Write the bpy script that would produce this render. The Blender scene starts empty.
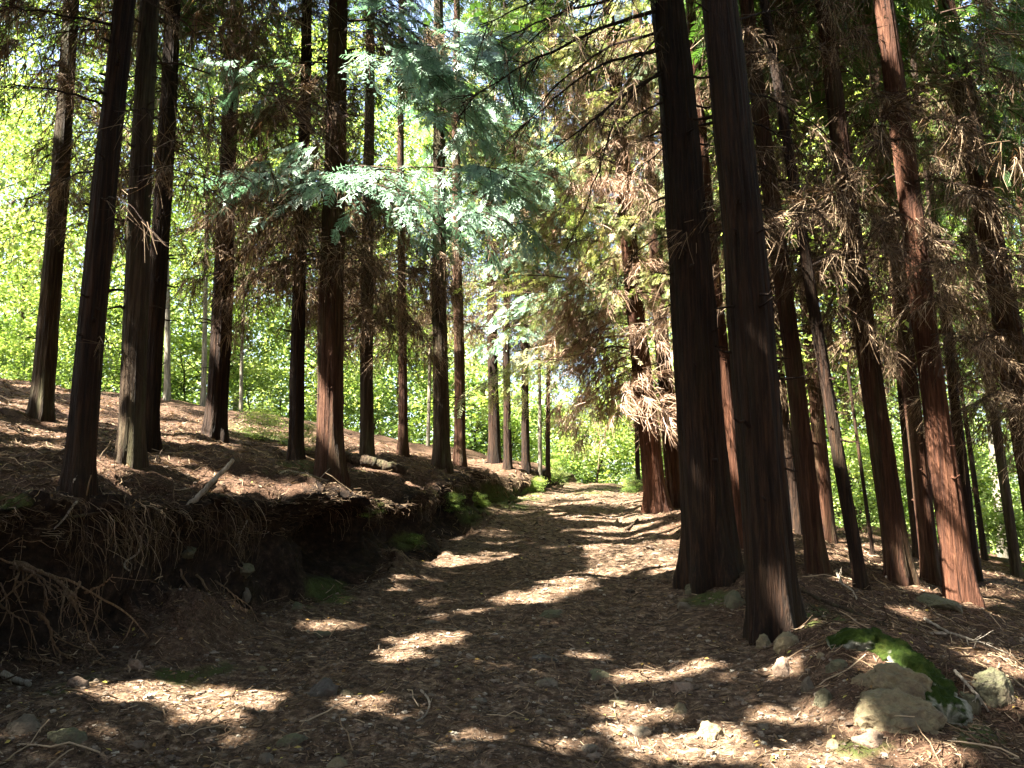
import bpy, math, random
import numpy as np
from mathutils import Vector
from mathutils.bvhtree import BVHTree

random.seed(7)
R = np.random.default_rng(7)
PI = math.pi
sc = bpy.context.scene
COL = sc.collection

# ------------------------------------------------------------------ camera
F_PX, PITCH, EYE = 900.0, math.radians(9.5), 1.55
cam_d = bpy.data.cameras.new('camera')
cam = bpy.data.objects.new('camera', cam_d)
COL.objects.link(cam)
cam.location = (0, 0, EYE)
cam.rotation_euler = (PI / 2 + PITCH, 0, 0)
cam_d.sensor_width = 36.0
cam_d.lens = F_PX / 1024 * 36.0
cam_d.clip_start = 0.05
cam_d.clip_end = 2000
sc.camera = cam

# ------------------------------------------------------------------ light
SUN_EL, SUN_DIR = math.radians(52), np.array([-0.90, -0.43])
SUN_DIR = SUN_DIR / np.linalg.norm(SUN_DIR)
S = np.array([SUN_DIR[0] * math.cos(SUN_EL), SUN_DIR[1] * math.cos(SUN_EL), math.sin(SUN_EL)])
world = bpy.data.worlds.new('World')
sc.world = world
world.use_nodes = True
wn = world.node_tree
sky = wn.nodes.new('ShaderNodeTexSky')
sky.sky_type = 'NISHITA'
sky.sun_disc = False
sky.sun_elevation = SUN_EL
sky.sun_rotation = math.atan2(S[0], S[1])
sky.dust_density = 4.0
sky.ozone_density = 0.4
bg = wn.nodes['Background']
wn.links.new(sky.outputs[0], bg.inputs[0])
bg.inputs[1].default_value = 0.05
sd = bpy.data.lights.new('sun', 'SUN')
sd.energy = 5.0
sd.angle = math.radians(0.5)
sd.color = (1.0, 0.92, 0.79)
sun = bpy.data.objects.new('sun', sd)
COL.objects.link(sun)
sun.rotation_euler = Vector(S).to_track_quat('Z', 'Y').to_euler()

sc.view_settings.view_transform = 'Standard'
sc.view_settings.look = 'None'
sc.view_settings.gamma = 1.0
sc.view_settings.use_curve_mapping = False
sc.view_settings.exposure = 4.2
sc.render.engine = 'CYCLES'
cy = sc.cycles
cy.max_bounces = 5
cy.diffuse_bounces = 2
cy.glossy_bounces = 2
cy.transmission_bounces = 3
cy.transparent_max_bounces = 4
cy.caustics_reflective = False
cy.caustics_refractive = False
cy.sample_clamp_indirect = 4.0


# ------------------------------------------------------------------ maths
def ray(px, py):
    u, v = (px - 512) / F_PX, (384 - py) / F_PX
    return np.array([u, math.cos(PITCH) - v * math.sin(PITCH), math.sin(PITCH) + v * math.cos(PITCH)])


def project(P):
    P = np.atleast_2d(P)
    d = P - np.array([0, 0, EYE])
    f = d[:, 1] * math.cos(PITCH) + d[:, 2] * math.sin(PITCH)
    v = -d[:, 1] * math.sin(PITCH) + d[:, 2] * math.cos(PITCH)
    f = np.where(f < 0.05, np.nan, f)
    return 512 + F_PX * d[:, 0] / f, 384 - F_PX * v / f


def hash3(i, j, k, seed):
    h = (i.astype(np.int64) * 374761393 + j.astype(np.int64) * 668265263 + k.astype(np.int64) * 2147483647 + seed * 974634777)
    h = (h ^ (h >> 13)) * 1274126177
    h = h ^ (h >> 16)
    return (h & 0xFFFF) / 65535.0


def vnoise(x, y, z, seed=0):
    i, j, k = np.floor(x), np.floor(y), np.floor(z)
    fx, fy, fz = x - i, y - j, z - k
    fx, fy, fz = [t * t * (3 - 2 * t) for t in (fx, fy, fz)]
    r = 0
    for a in (0, 1):
        for b in (0, 1):
            for c in (0, 1):
                w = (fx if a else 1 - fx) * (fy if b else 1 - fy) * (fz if c else 1 - fz)
                r = r + w * hash3(i + a, j + b, k + c, seed)
    return r * 2 - 1


def fbm(x, y, z, octs=4, seed=0, gain=0.5):
    x, y, z = np.broadcast_arrays(np.asarray(x, float), np.asarray(y, float), np.asarray(z, float))
    r, a, s = 0, 1.0, 1.0
    for o in range(octs):
        r = r + a * vnoise(x * s + 17.3 * o, y * s + 5.1 * o, z * s, seed + o)
        a *= gain
        s *= 2.03
    return r


def sstep(t):
    t = np.clip(t, 0, 1)
    return t * t * (3 - 2 * t)


def unit(v):
    v = np.asarray(v, float)
    return v / (np.linalg.norm(v, axis=-1, keepdims=True) + 1e-12)


# ------------------------------------------------------------------ mesh building
def make_mesh(name, V, Q, mats, midx=None, rnd=None, smooth=False, attrs=None, tris=None):
    me = bpy.data.meshes.new(name)
    V = np.ascontiguousarray(V, dtype=np.float32)
    Q = np.ascontiguousarray(Q, dtype=np.int32).reshape(-1, 4) if Q is not None and len(Q) else np.zeros((0, 4), np.int32)
    T = np.ascontiguousarray(tris, dtype=np.int32).reshape(-1, 3) if tris is not None and len(tris) else np.zeros((0, 3), np.int32)
    me.vertices.add(len(V))
    me.vertices.foreach_set('co', V.ravel())
    nl = len(Q) * 4 + len(T) * 3
    me.loops.add(nl)
    me.loops.foreach_set('vertex_index', np.concatenate([Q.ravel(), T.ravel()]))
    npoly = len(Q) + len(T)
    me.polygons.add(npoly)
    ls = np.concatenate([np.arange(len(Q)) * 4, len(Q) * 4 + np.arange(len(T)) * 3]).astype(np.int32)
    me.polygons.foreach_set('loop_start', ls)
    if midx is not None:
        me.polygons.foreach_set('material_index', np.ascontiguousarray(midx, dtype=np.int32))
    me.polygons.foreach_set('use_smooth', np.full(npoly, smooth))
    if not isinstance(mats, (list, tuple)):
        mats = [mats]
    for m in mats:
        me.materials.append(m)
    if rnd is not None:
        a = me.attributes.new('rnd', 'FLOAT', 'FACE')
        a.data.foreach_set('value', np.ascontiguousarray(rnd, dtype=np.float32))
    if attrs:
        for k, val in attrs.items():
            a = me.attributes.new(k, 'FLOAT', 'POINT')
            a.data.foreach_set('value', np.ascontiguousarray(val, dtype=np.float32))
    me.update(calc_edges=True)
    return me


def link(name, me, parent=None, loc=(0, 0, 0)):
    o = bpy.data.objects.new(name, me)
    COL.objects.link(o)
    o.location = loc
    if parent is not None:
        o.parent = parent
    return o


def tag(o, label=None, cat=None, group=None, kind=None):
    if label: o['label'] = label
    if cat: o['category'] = cat
    if group: o['group'] = group
    if kind: o['kind'] = kind
    return o


class Geo:
    """a bag of quads with material index and per-face random value"""
    def __init__(self):
        self.V, self.Q, self.M, self.Rn, self.n = [], [], [], [], 0

    def add(self, V, Q, m=0, rnd=0.5):
        if len(Q) == 0: return
        V = np.asarray(V, float).reshape(-1, 3)
        Q = np.asarray(Q, int).reshape(-1, 4)
        self.V.append(V)
        self.Q.append(Q + self.n)
        self.M.append(np.broadcast_to(m, len(Q)))
        self.Rn.append(np.broadcast_to(rnd, len(Q)).astype(float))
        self.n += len(V)

    def arrays(self):
        return np.concatenate(self.V), np.concatenate(self.Q), np.concatenate(self.M), np.concatenate(self.Rn)


def tubes(P, rad, sides=3):
    """P [N,K,3] paths, rad [N,K]; returns verts, quads"""
    P = np.asarray(P, float)
    N, K, _ = P.shape
    T = np.gradient(P, axis=1)
    T = unit(T)
    ref = np.where(np.abs(T[:, :1, 2:3]) > 0.9, np.array([1.0, 0, 0]), np.array([0, 0, 1.0]))
    A = unit(np.cross(T, np.broadcast_to(ref, T.shape)))
    B = np.cross(T, A)
    ang = np.arange(sides) * 2 * PI / sides
    c, s = np.cos(ang), np.sin(ang)
    V = P[:, :, None, :] + rad[:, :, None, None] * (A[:, :, None, :] * c[None, None, :, None] + B[:, :, None, :] * s[None, None, :, None])
    idx = np.arange(N * K * sides).reshape(N, K, sides)
    a = idx[:, :-1, :]
    b = np.roll(a, -1, axis=2)
    d = idx[:, 1:, :]
    e = np.roll(d, -1, axis=2)
    Q = np.stack([a, b, e, d], axis=-1).reshape(-1, 4)
    return V.reshape(-1, 3), Q


def ribbons(P, half, rg):
    N, K, _ = P.shape
    side = unit(np.cross(P[:, -1] - P[:, 0], rg.normal(0, 1, (N, 3))))[:, None] * half[:, :, None]
    V = np.stack([P - side, P + side], axis=2)
    idx = np.arange(N * K * 2).reshape(N, K, 2)
    Q = np.stack([idx[:, :-1, 0], idx[:, :-1, 1], idx[:, 1:, 1], idx[:, 1:, 0]], -1).reshape(-1, 4)
    return V.reshape(-1, 3), Q


# ------------------------------------------------------------------ materials
def nodes_mat(name):
    m = bpy.data.materials.new(name)
    m.use_nodes = True
    nt = m.node_tree
    return m, nt, nt.nodes, nt.links, nt.nodes['Principled BSDF'], nt.nodes['Material Output']


def ramp(nt, fac, stops, interp='LINEAR'):
    r = nt.nodes.new('ShaderNodeValToRGB')
    r.color_ramp.interpolation = interp
    el = r.color_ramp.elements
    while len(el) < len(stops): el.new(0.5)
    for e, (p, c) in zip(el, stops):
        e.position = p
        e.color = (*c, 1)
    nt.links.new(fac, r.inputs[0])
    return r.outputs[0]


def noise(nt, scale, detail=4, rough=0.6, vec=None, dist=0.0):
    n = nt.nodes.new('ShaderNodeTexNoise')
    n.inputs['Scale'].default_value = scale
    n.inputs['Detail'].default_value = detail
    n.inputs['Roughness'].default_value = rough
    n.inputs['Distortion'].default_value = dist
    if vec is not None: nt.links.new(vec, n.inputs['Vector'])
    return n.outputs[0]


def coords(nt, scale=(1, 1, 1)):
    tc = nt.nodes.new('ShaderNodeTexCoord')
    mp = nt.nodes.new('ShaderNodeMapping')
    mp.inputs['Scale'].default_value = scale
    nt.links.new(tc.outputs['Object'], mp.inputs[0])
    return mp.outputs[0]


def math_n(nt, op, a, b=None, c=None, clamp=False):
    n = nt.nodes.new('ShaderNodeMath')
    n.operation = op
    n.use_clamp = clamp
    for i, v in enumerate((a, b, c)):
        if v is None: continue
        if isinstance(v, (int, float)): n.inputs[i].default_value = v
        else: nt.links.new(v, n.inputs[i])
    return n.outputs[0]


def mixc(nt, fac, a, b, mode='MIX'):
    n = nt.nodes.new('ShaderNodeMix')
    n.data_type = 'RGBA'
    n.blend_type = mode
    for sock, v in ((n.inputs[0], fac), (n.inputs[6], a), (n.inputs[7], b)):
        if isinstance(v, (int, float)): sock.default_value = v
        elif isinstance(v, tuple): sock.default_value = (*v, 1)
        else: nt.links.new(v, sock)
    return n.outputs[2]


def bump(nt, h, strength, dist, normal=None):
    b = nt.nodes.new('ShaderNodeBump')
    b.inputs['Strength'].default_value = strength
    b.inputs['Distance'].default_value = dist
    nt.links.new(h, b.inputs['Height'])
    if normal is not None: nt.links.new(normal, b.inputs['Normal'])
    return b.outputs[0]


def attr(nt, name):
    a = nt.nodes.new('ShaderNodeAttribute')
    a.attribute_name = name
    return a.outputs['Fac']


def leaf_mat(name, stops, rough=0.55, spec=0.4, transl=0.35, tint=(1.0, 1.15, 0.5)):
    m, nt, N, L, bs, out = nodes_mat(name)
    r = attr(nt, 'rnd')
    col = ramp(nt, r, stops)
    L.new(col, bs.inputs['Base Color'])
    bs.inputs['Roughness'].default_value = rough
    bs.inputs['Specular IOR Level'].default_value = spec
    if transl > 0:
        tr = N.new('ShaderNodeBsdfTranslucent')
        tc = mixc(nt, 1.0, col, tint, 'MULTIPLY')
        L.new(tc, tr.inputs[0])
        mx = N.new('ShaderNodeMixShader')
        mx.inputs[0].default_value = transl
        L.new(bs.outputs[0], mx.inputs[1])
        L.new(tr.outputs[0], mx.inputs[2])
        L.new(mx.outputs[0], out.inputs[0])
    return m


def bark_mat(name, dark, mid, light, green=0.0, scl=1.0):
    m, nt, N, L, bs, out = nodes_mat(name)
    v = coords(nt, (12 * scl, 12 * scl, 0.75 * scl))
    n1 = noise(nt, 3.0, 6, 0.65, v, 0.4)
    v2 = coords(nt, (1.5, 1.5, 0.7))
    n2 = noise(nt, 1.3, 3, 0.5, v2)
    c = ramp(nt, n1, [(0.30, dark), (0.5, mid), (0.72, light)])
    c2 = mixc(nt, ramp(nt, n2, [(0.35, (0, 0, 0)), (0.7, (1, 1, 1))]), c, mixc(nt, 1.0, c, (0.62, 0.62, 0.66), 'MULTIPLY'))
    if green > 0:
        v3 = coords(nt, (3, 3, 0.6))
        n3 = noise(nt, 1.7, 5, 0.7, v3)
        c2 = mixc(nt, math_n(nt, 'MULTIPLY', ramp(nt, n3, [(0.48, (0, 0, 0)), (0.68, (1, 1, 1))]), green), c2, (0.085, 0.085, 0.04))
    L.new(c2, bs.inputs['Base Color'])
    bs.inputs['Roughness'].default_value = 0.9
    bs.inputs['Specular IOR Level'].default_value = 0.2
    v4 = coords(nt, (24 * scl, 24 * scl, 1.6 * scl))
    n4 = noise(nt, 2.4, 4, 0.6, v4)
    h = math_n(nt, 'ADD', n1, math_n(nt, 'MULTIPLY', n4, 0.5))
    L.new(bump(nt, h, 1.0, 0.06), bs.inputs['Normal'])
    return m


BARK = [bark_mat('red_brown_bark', (0.014, 0.006, 0.003), (0.050, 0.020, 0.010), (0.12, 0.055, 0.028), 0.3),
        bark_mat('grey_brown_bark', (0.012, 0.008, 0.004), (0.042, 0.026, 0.014), (0.10, 0.068, 0.040), 0.6),
        bark_mat('dark_bark', (0.004, 0.002, 0.001), (0.019, 0.0088, 0.004), (0.056, 0.026, 0.012), 0.08),
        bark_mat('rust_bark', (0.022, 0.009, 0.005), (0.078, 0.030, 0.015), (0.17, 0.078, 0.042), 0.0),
        bark_mat('pale_bark', (0.08, 0.07, 0.05), (0.20, 0.18, 0.14), (0.36, 0.33, 0.27), 0.3)]

FROND = leaf_mat('cedar_needles', [(0.0, (0.028, 0.060, 0.020)), (0.4, (0.055, 0.105, 0.030)), (0.75, (0.105, 0.150, 0.040)), (1.0, (0.16, 0.15, 0.06))], transl=0.4)
PALE_FROND = leaf_mat('sunlit_pale_needles', [(0.0, (0.10, 0.17, 0.04)), (0.4, (0.22, 0.28, 0.09)), (0.75, (0.36, 0.34, 0.18)), (1.0, (0.50, 0.40, 0.28))], transl=0.4, tint=(1, 1, .6))  # paler copy of the cedar needles; overexposed sunlight put into the colour
TEAL_FROND = leaf_mat('blue_green_needles', [(0.0, (0.08, 0.15, 0.105)), (0.5, (0.15, 0.25, 0.18)), (1.0, (0.25, 0.36, 0.26))], rough=0.4, spec=0.6, transl=0.25, tint=(0.9, 1.1, 0.8))
DEAD = leaf_mat('dead_needles', [(0.0, (0.03, 0.018, 0.010)), (0.4, (0.08, 0.052, 0.030)), (0.75, (0.17, 0.12, 0.072)), (1.0, (0.31, 0.24, 0.16))], rough=0.8, spec=0.2, transl=0.15, tint=(1.2, 0.9, 0.6))
PALE_DEAD = leaf_mat('sunlit_pale_dead_needles', [(0.0, (0.13, 0.075, 0.045)), (0.4, (0.26, 0.17, 0.11)), (0.8, (0.42, 0.30, 0.22)), (1.0, (0.55, 0.42, 0.34))], rough=0.8, spec=0.2, transl=0.2, tint=(1.1, 0.9, 0.75))  # pinkish dead needles, raised paler in place of strong sunlight
LEAF = leaf_mat('broad_leaves', [(0.0, (0.035, 0.065, 0.018)), (0.35, (0.12, 0.20, 0.055)), (0.75, (0.28, 0.37, 0.14)), (1.0, (0.5, 0.54, 0.30))], rough=0.4, transl=0.5, tint=(1.35, 1.3, 0.6))
TWIG = bark_mat('twig_bark', (0.03, 0.018, 0.012), (0.075, 0.045, 0.03), (0.14, 0.09, 0.06), 0, 3)


def rock_mat(name, a, b, moss):
    m, nt, N, L, bs, out = nodes_mat(name)
    v = coords(nt)
    n1 = noise(nt, 6, 6, 0.65, v)
    n2 = noise(nt, 40, 4, 0.7, v)
    c = ramp(nt, n1, [(0.3, a), (0.7, b)])
    c = mixc(nt, 0.5, c, ramp(nt, n2, [(0.35, (0.35, 0.33, 0.3)), (0.65, (1, 1, 1))]), 'MULTIPLY')
    g = N.new('ShaderNodeNewGeometry')
    sx = N.new('ShaderNodeSeparateXYZ')
    L.new(g.outputs['Normal'], sx.inputs[0])
    n3 = noise(nt, 5, 5, 0.7, v)
    mk = math_n(nt, 'ADD', math_n(nt, 'MULTIPLY', sx.outputs[2], 0.4), n3)
    mk = math_n(nt, 'MULTIPLY', ramp(nt, mk, [(0.62, (0, 0, 0)), (0.85, (1, 1, 1))]), moss)
    c = mixc(nt, mk, c, (0.045, 0.050, 0.014))
    n5 = noise(nt, 3.5, 6, 0.75, v)
    c = mixc(nt, math_n(nt, 'MULTIPLY', ramp(nt, n5, [(0.5, (0, 0, 0)), (0.62, (1, 1, 1))]), .75), c, (0.045, 0.028, 0.017))
    L.new(c, bs.inputs['Base Color'])
    bs.inputs['Roughness'].default_value = 0.85
    h = math_n(nt, 'ADD', n1, math_n(nt, 'MULTIPLY', n2, 0.4))
    L.new(bump(nt, h, 1.0, 0.035), bs.inputs['Normal'])
    return m


ROCK = {'pale': rock_mat('pale_granite', (0.075, 0.058, 0.030), (0.23, 0.18, 0.10), 0.4),
        'grey': rock_mat('grey_stone', (0.06, 0.048, 0.033), (0.15, 0.12, 0.085), 0.15),
        'green': rock_mat('lichen_stone', (0.045, 0.042, 0.022), (0.125, 0.115, 0.062), 0.6),
        'warm': rock_mat('warm_stone', (0.11, 0.07, 0.045), (0.22, 0.155, 0.11), 0.05),
        'slate': rock_mat('slate_stone', (0.035, 0.031, 0.026), (0.08, 0.07, 0.06), 0.05)}


def moss_mat():
    m, nt, N, L, bs, out = nodes_mat('moss')
    v = coords(nt)
    n1 = noise(nt, 9, 6, 0.7, v)
    n2 = noise(nt, 130, 3, 0.6, v)
    c = ramp(nt, n1, [(0.3, (0.006, 0.011, 0.002)), (0.5, (0.017, 0.031, 0.004)), (0.75, (0.045, 0.056, 0.010))])
    c = mixc(nt, attr(nt, 'moss'), ramp(nt, n1, [(0.35, (0.05, 0.045, 0.035)), (0.65, (0.30, 0.30, 0.25))]), c)
    L.new(c, bs.inputs['Base Color'])
    bs.inputs['Roughness'].default_value = 0.95
    bs.inputs['Specular IOR Level'].default_value = 0.1
    L.new(bump(nt, math_n(nt, 'ADD', n1, n2), 0.8, 0.02), bs.inputs['Normal'])
    return m


def ground_mat():
    m, nt, N, L, bs, out = nodes_mat('forest_soil')
    v = coords(nt)
    path, moss, bank = attr(nt, 'path'), attr(nt, 'moss'), attr(nt, 'bank')
    n1 = noise(nt, 0.9, 6, 0.6, v)
    n2 = noise(nt, 14, 6, 0.7, v)
    n3 = noise(nt, 90, 4, 0.7, v)
    # needle litter: stretched short streaks in two directions
    tc = nt.nodes.new('ShaderNodeTexCoord')
    st = []
    for a, s in ((0.6, (14, 140, 60)), (-0.9, (150, 16, 60)), (2.2, (20, 120, 60))):
        mp = N.new('ShaderNodeMapping')
        mp.inputs['Rotation'].default_value = (0, 0, a)
        mp.inputs['Scale'].default_value = s
        L.new(tc.outputs['Object'], mp.inputs[0])
        st.append(noise(nt, 1.0, 2, 0.5, mp.outputs[0], 0.6))
    streak = math_n(nt, 'MAXIMUM', math_n(nt, 'MAXIMUM', st[0], st[1]), st[2])
    litter = ramp(nt, streak, [(0.42, (0.012, 0.006, 0.003)), (0.58, (0.060, 0.033, 0.019)), (0.74, (0.20, 0.125, 0.080))])
    litter = mixc(nt, ramp(nt, n1, [(0.35, (0, 0, 0)), (0.7, (1, 1, 1))]), litter, mixc(nt, 1.0, litter, (0.65, 0.62, 0.62), 'MULTIPLY'))
    # track: trodden grit with small stones
    vo = N.new('ShaderNodeTexVoronoi')
    vo.inputs['Scale'].default_value = 38
    vo.inputs['Randomness'].default_value = 1.0
    L.new(v, vo.inputs['Vector'])
    vo2 = N.new('ShaderNodeTexVoronoi')
    vo2.inputs['Scale'].default_value = 95
    L.new(v, vo2.inputs['Vector'])
    sep = N.new('ShaderNodeSeparateColor')
    L.new(vo.outputs['Color'], sep.inputs[0])
    peb = ramp(nt, sep.outputs[0], [(0.0, (0.055, 0.042, 0.032)), (0.5, (0.12, 0.095, 0.075)), (0.85, (0.19, 0.155, 0.125)), (1.0, (0.32, 0.28, 0.24))])
    grit = ramp(nt, n2, [(0.36, (0.014, 0.008, 0.0045)), (0.52, (0.080, 0.051, 0.031)), (0.68, (0.25, 0.18, 0.122))])
    pm = math_n(nt, 'LESS_THAN', vo.outputs['Distance'], math_n(nt, 'MULTIPLY', sep.outputs[1], 0.33))
    grit = mixc(nt, math_n(nt, 'MULTIPLY', pm, 0.8), grit, peb)
    grit = mixc(nt, math_n(nt, 'MULTIPLY', ramp(nt, streak, [(0.6, (0, 0, 0)), (0.68, (1, 1, 1))]), 0.6), grit, litter)
    pf = math_n(nt, 'MULTIPLY', path, math_n(nt, 'ADD', 0.55, n2), clamp=True)
    c = mixc(nt, pf, litter, grit)
    shaded_soil = ramp(nt, n2, [(0.34, (0.006, 0.0035, 0.002)), (0.55, (0.022, 0.013, 0.008)), (0.72, (0.07, 0.043, 0.026))])  # bare bank earth, darkened to stand in for the shade on its face
    c = mixc(nt, bank, c, shaded_soil)
    ms = ramp(nt, math_n(nt, 'MULTIPLY', moss, math_n(nt, 'ADD', n2, 0.45)), [(0.35, (0, 0, 0)), (0.6, (1, 1, 1))])
    mc = ramp(nt, n3, [(0.3, (0.022, 0.032, 0.008)), (0.7, (0.075, 0.085, 0.022))])
    c = mixc(nt, ms, c, mc)
    L.new(c, bs.inputs['Base Color'])
    bs.inputs['Roughness'].default_value = 0.92
    bs.inputs['Specular IOR Level'].default_value = 0.15
    h = math_n(nt, 'ADD', math_n(nt, 'MULTIPLY', n2, 1.0), math_n(nt, 'MULTIPLY', streak, 0.5))
    h = math_n(nt, 'ADD', h, math_n(nt, 'MULTIPLY', pm, math_n(nt, 'MULTIPLY', path, 0.35)))
    h = math_n(nt, 'ADD', h, math_n(nt, 'MULTIPLY', n3, 0.25))
    L.new(bump(nt, h, 1.0, 0.035), bs.inputs['Normal'])
    return m


def plain_mat(name, stops, rough=0.85, transl=0.0):
    return leaf_mat(name, stops, rough=rough, spec=0.2, transl=transl)


# ------------------------------------------------------------------ terrain
FOOT_Y = [-50, 0, 4, 5.3, 6.5, 7.6, 10.4, 11.7, 18.9, 21.8, 28, 60]
FOOT_X = [-3.6, -3.5, -3.25, -3.05, -2.65, -1.95, -1.3, -1.0, -0.1, 0.75, 2.0, 4]


def foot(y):
    return np.interp(y, FOOT_Y, FOOT_X) + 0.17 * fbm(np.asarray(y) * 1.1, 0, 0, 4, 5)


def right_edge(y):
    return np.interp(y, [-50, 4, 9, 15, 22, 28, 60], [1.9, 1.9, 2.0, 2.6, 3.1, 3.9, 6])


def bankh(y):
    return np.interp(y, [-20, 3, 5, 8, 11, 14, 19, 26, 40], [0.9, 0.9, 0.88, 0.85, 0.68, 0.62, 0.45, 0.2, 0.0])


YP = np.arange(-80, 500, 0.5)
_sl = np.interp(YP, [-80, -5, 0, 20, 25, 30, 40, 70, 90, 160, 400], [0.02, 0.05, 0.12, 0.12, 0.09, 0.0, -0.08, -0.05, 0.02, 0.10, 0.05])
_pz = np.cumsum(_sl) * 0.5
_pz = _pz - np.interp(0, YP, _pz)


def prof(y):
    return np.interp(y, YP, _pz)


BW = 0.55


def terrain(x, y, detail=True):
    """returns displaced x and height"""
    ft = foot(y)
    b = bankh(y) * (1 + 0.12 * fbm(y * 0.8, 3.3, 0, 3, 11))
    d = ft - x
    t = np.clip(d / BW, 0, 1)
    cave = np.interp(y, [3, 4.5, 5.6, 6.2, 6.8, 7.4, 8, 9.5, 13, 20, 26], [0.6, 0.75, 0.7, 0.3, 0.1, 0.35, 0.65, 0.6, 0.34, 0.2, 0]) * np.clip(0.75 + 0.9 * fbm(y * 1.3, 9, 0, 3, 21), 0.1, 1.5)
    prof_x = ft - (cave * np.sin(PI * t ** 0.9) + 0.10 * t)
    rej = ft - 0.10 - (d - BW) * (1 + (BW - 0.10) / 1.2)
    xx = np.where(d <= 0, x, np.where(d < BW, prof_x, np.where(d < BW + 1.2, rej, x)))
    dl = np.clip(ft - xx, 0, None)
    z = prof(y) + np.where(d > 0, b * (0.5 * t + 0.5 * (1 - (1 - t) ** 2.2)), 0)
    up = np.clip(d - BW, 0, None)
    z = z + np.where(up > 0, 0.24 * 15 * (1 - np.exp(-up / 15.0)) * 1.12, 0) * np.interp(y, [-20, 30, 60], [1, 1, 0.6])
    z = z + 0.10 * np.sin(PI * np.clip(up / 1.6, 0, 1)) * (bankh(y) > 0.1)
    # right: low shoulder then falling away
    re = right_edge(y)
    r = x - re + 0.35
    z = z + 0.14 * sstep(r / 0.6) * np.interp(y, [4, 6, 12, 25], [0.35, 1, 1, 0.4])
    rr = np.clip(r - 0.7, 0, None)
    z = z - 0.22 * np.where(rr < 0.6, rr * rr / 1.2, rr - 0.3) * np.where(rr < 30, 1, 30 / np.maximum(rr, 1))
    # wheel-worn dips and crown of the track
    pm = sstep((x - ft) / 0.35) * sstep((re - x) / 0.5)
    tw = (x - ft) / np.maximum(re - ft, 0.5)
    z = z - 0.05 * pm * (np.exp(-((tw - 0.25) / 0.1) ** 2) + np.exp(-((tw - 0.75) / 0.1) ** 2))
    if detail:
        near = np.clip(1 - np.hypot(x, y) / 70, 0.15, 1)
        rough = 0.5 + 0.5 * (1 - pm)
        z = z + near * (0.16 * (1 - 0.75 * pm) * fbm(x * 0.55, y * 0.55, 0, 3, 31) + rough * 0.055 * fbm(x * 2.3, y * 2.3, 0, 4, 41))
        z = z + 0.012 * fbm(x * 13, y * 13, 0, 3, 51) * near
        bm = np.where((d > -0.15) & (d < BW + 0.35), 1, 0) * (b > 0.1)
        z = z + bm * (0.07 * fbm(x * 5 + 3, y * 5, z * 5, 5, 61, .6))
        xx = xx + bm * 0.17 * fbm(xx * 2 + 7, y * 2.6, z * 3.2, 4, 71)
    return xx, z, pm, d, t, b


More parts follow.
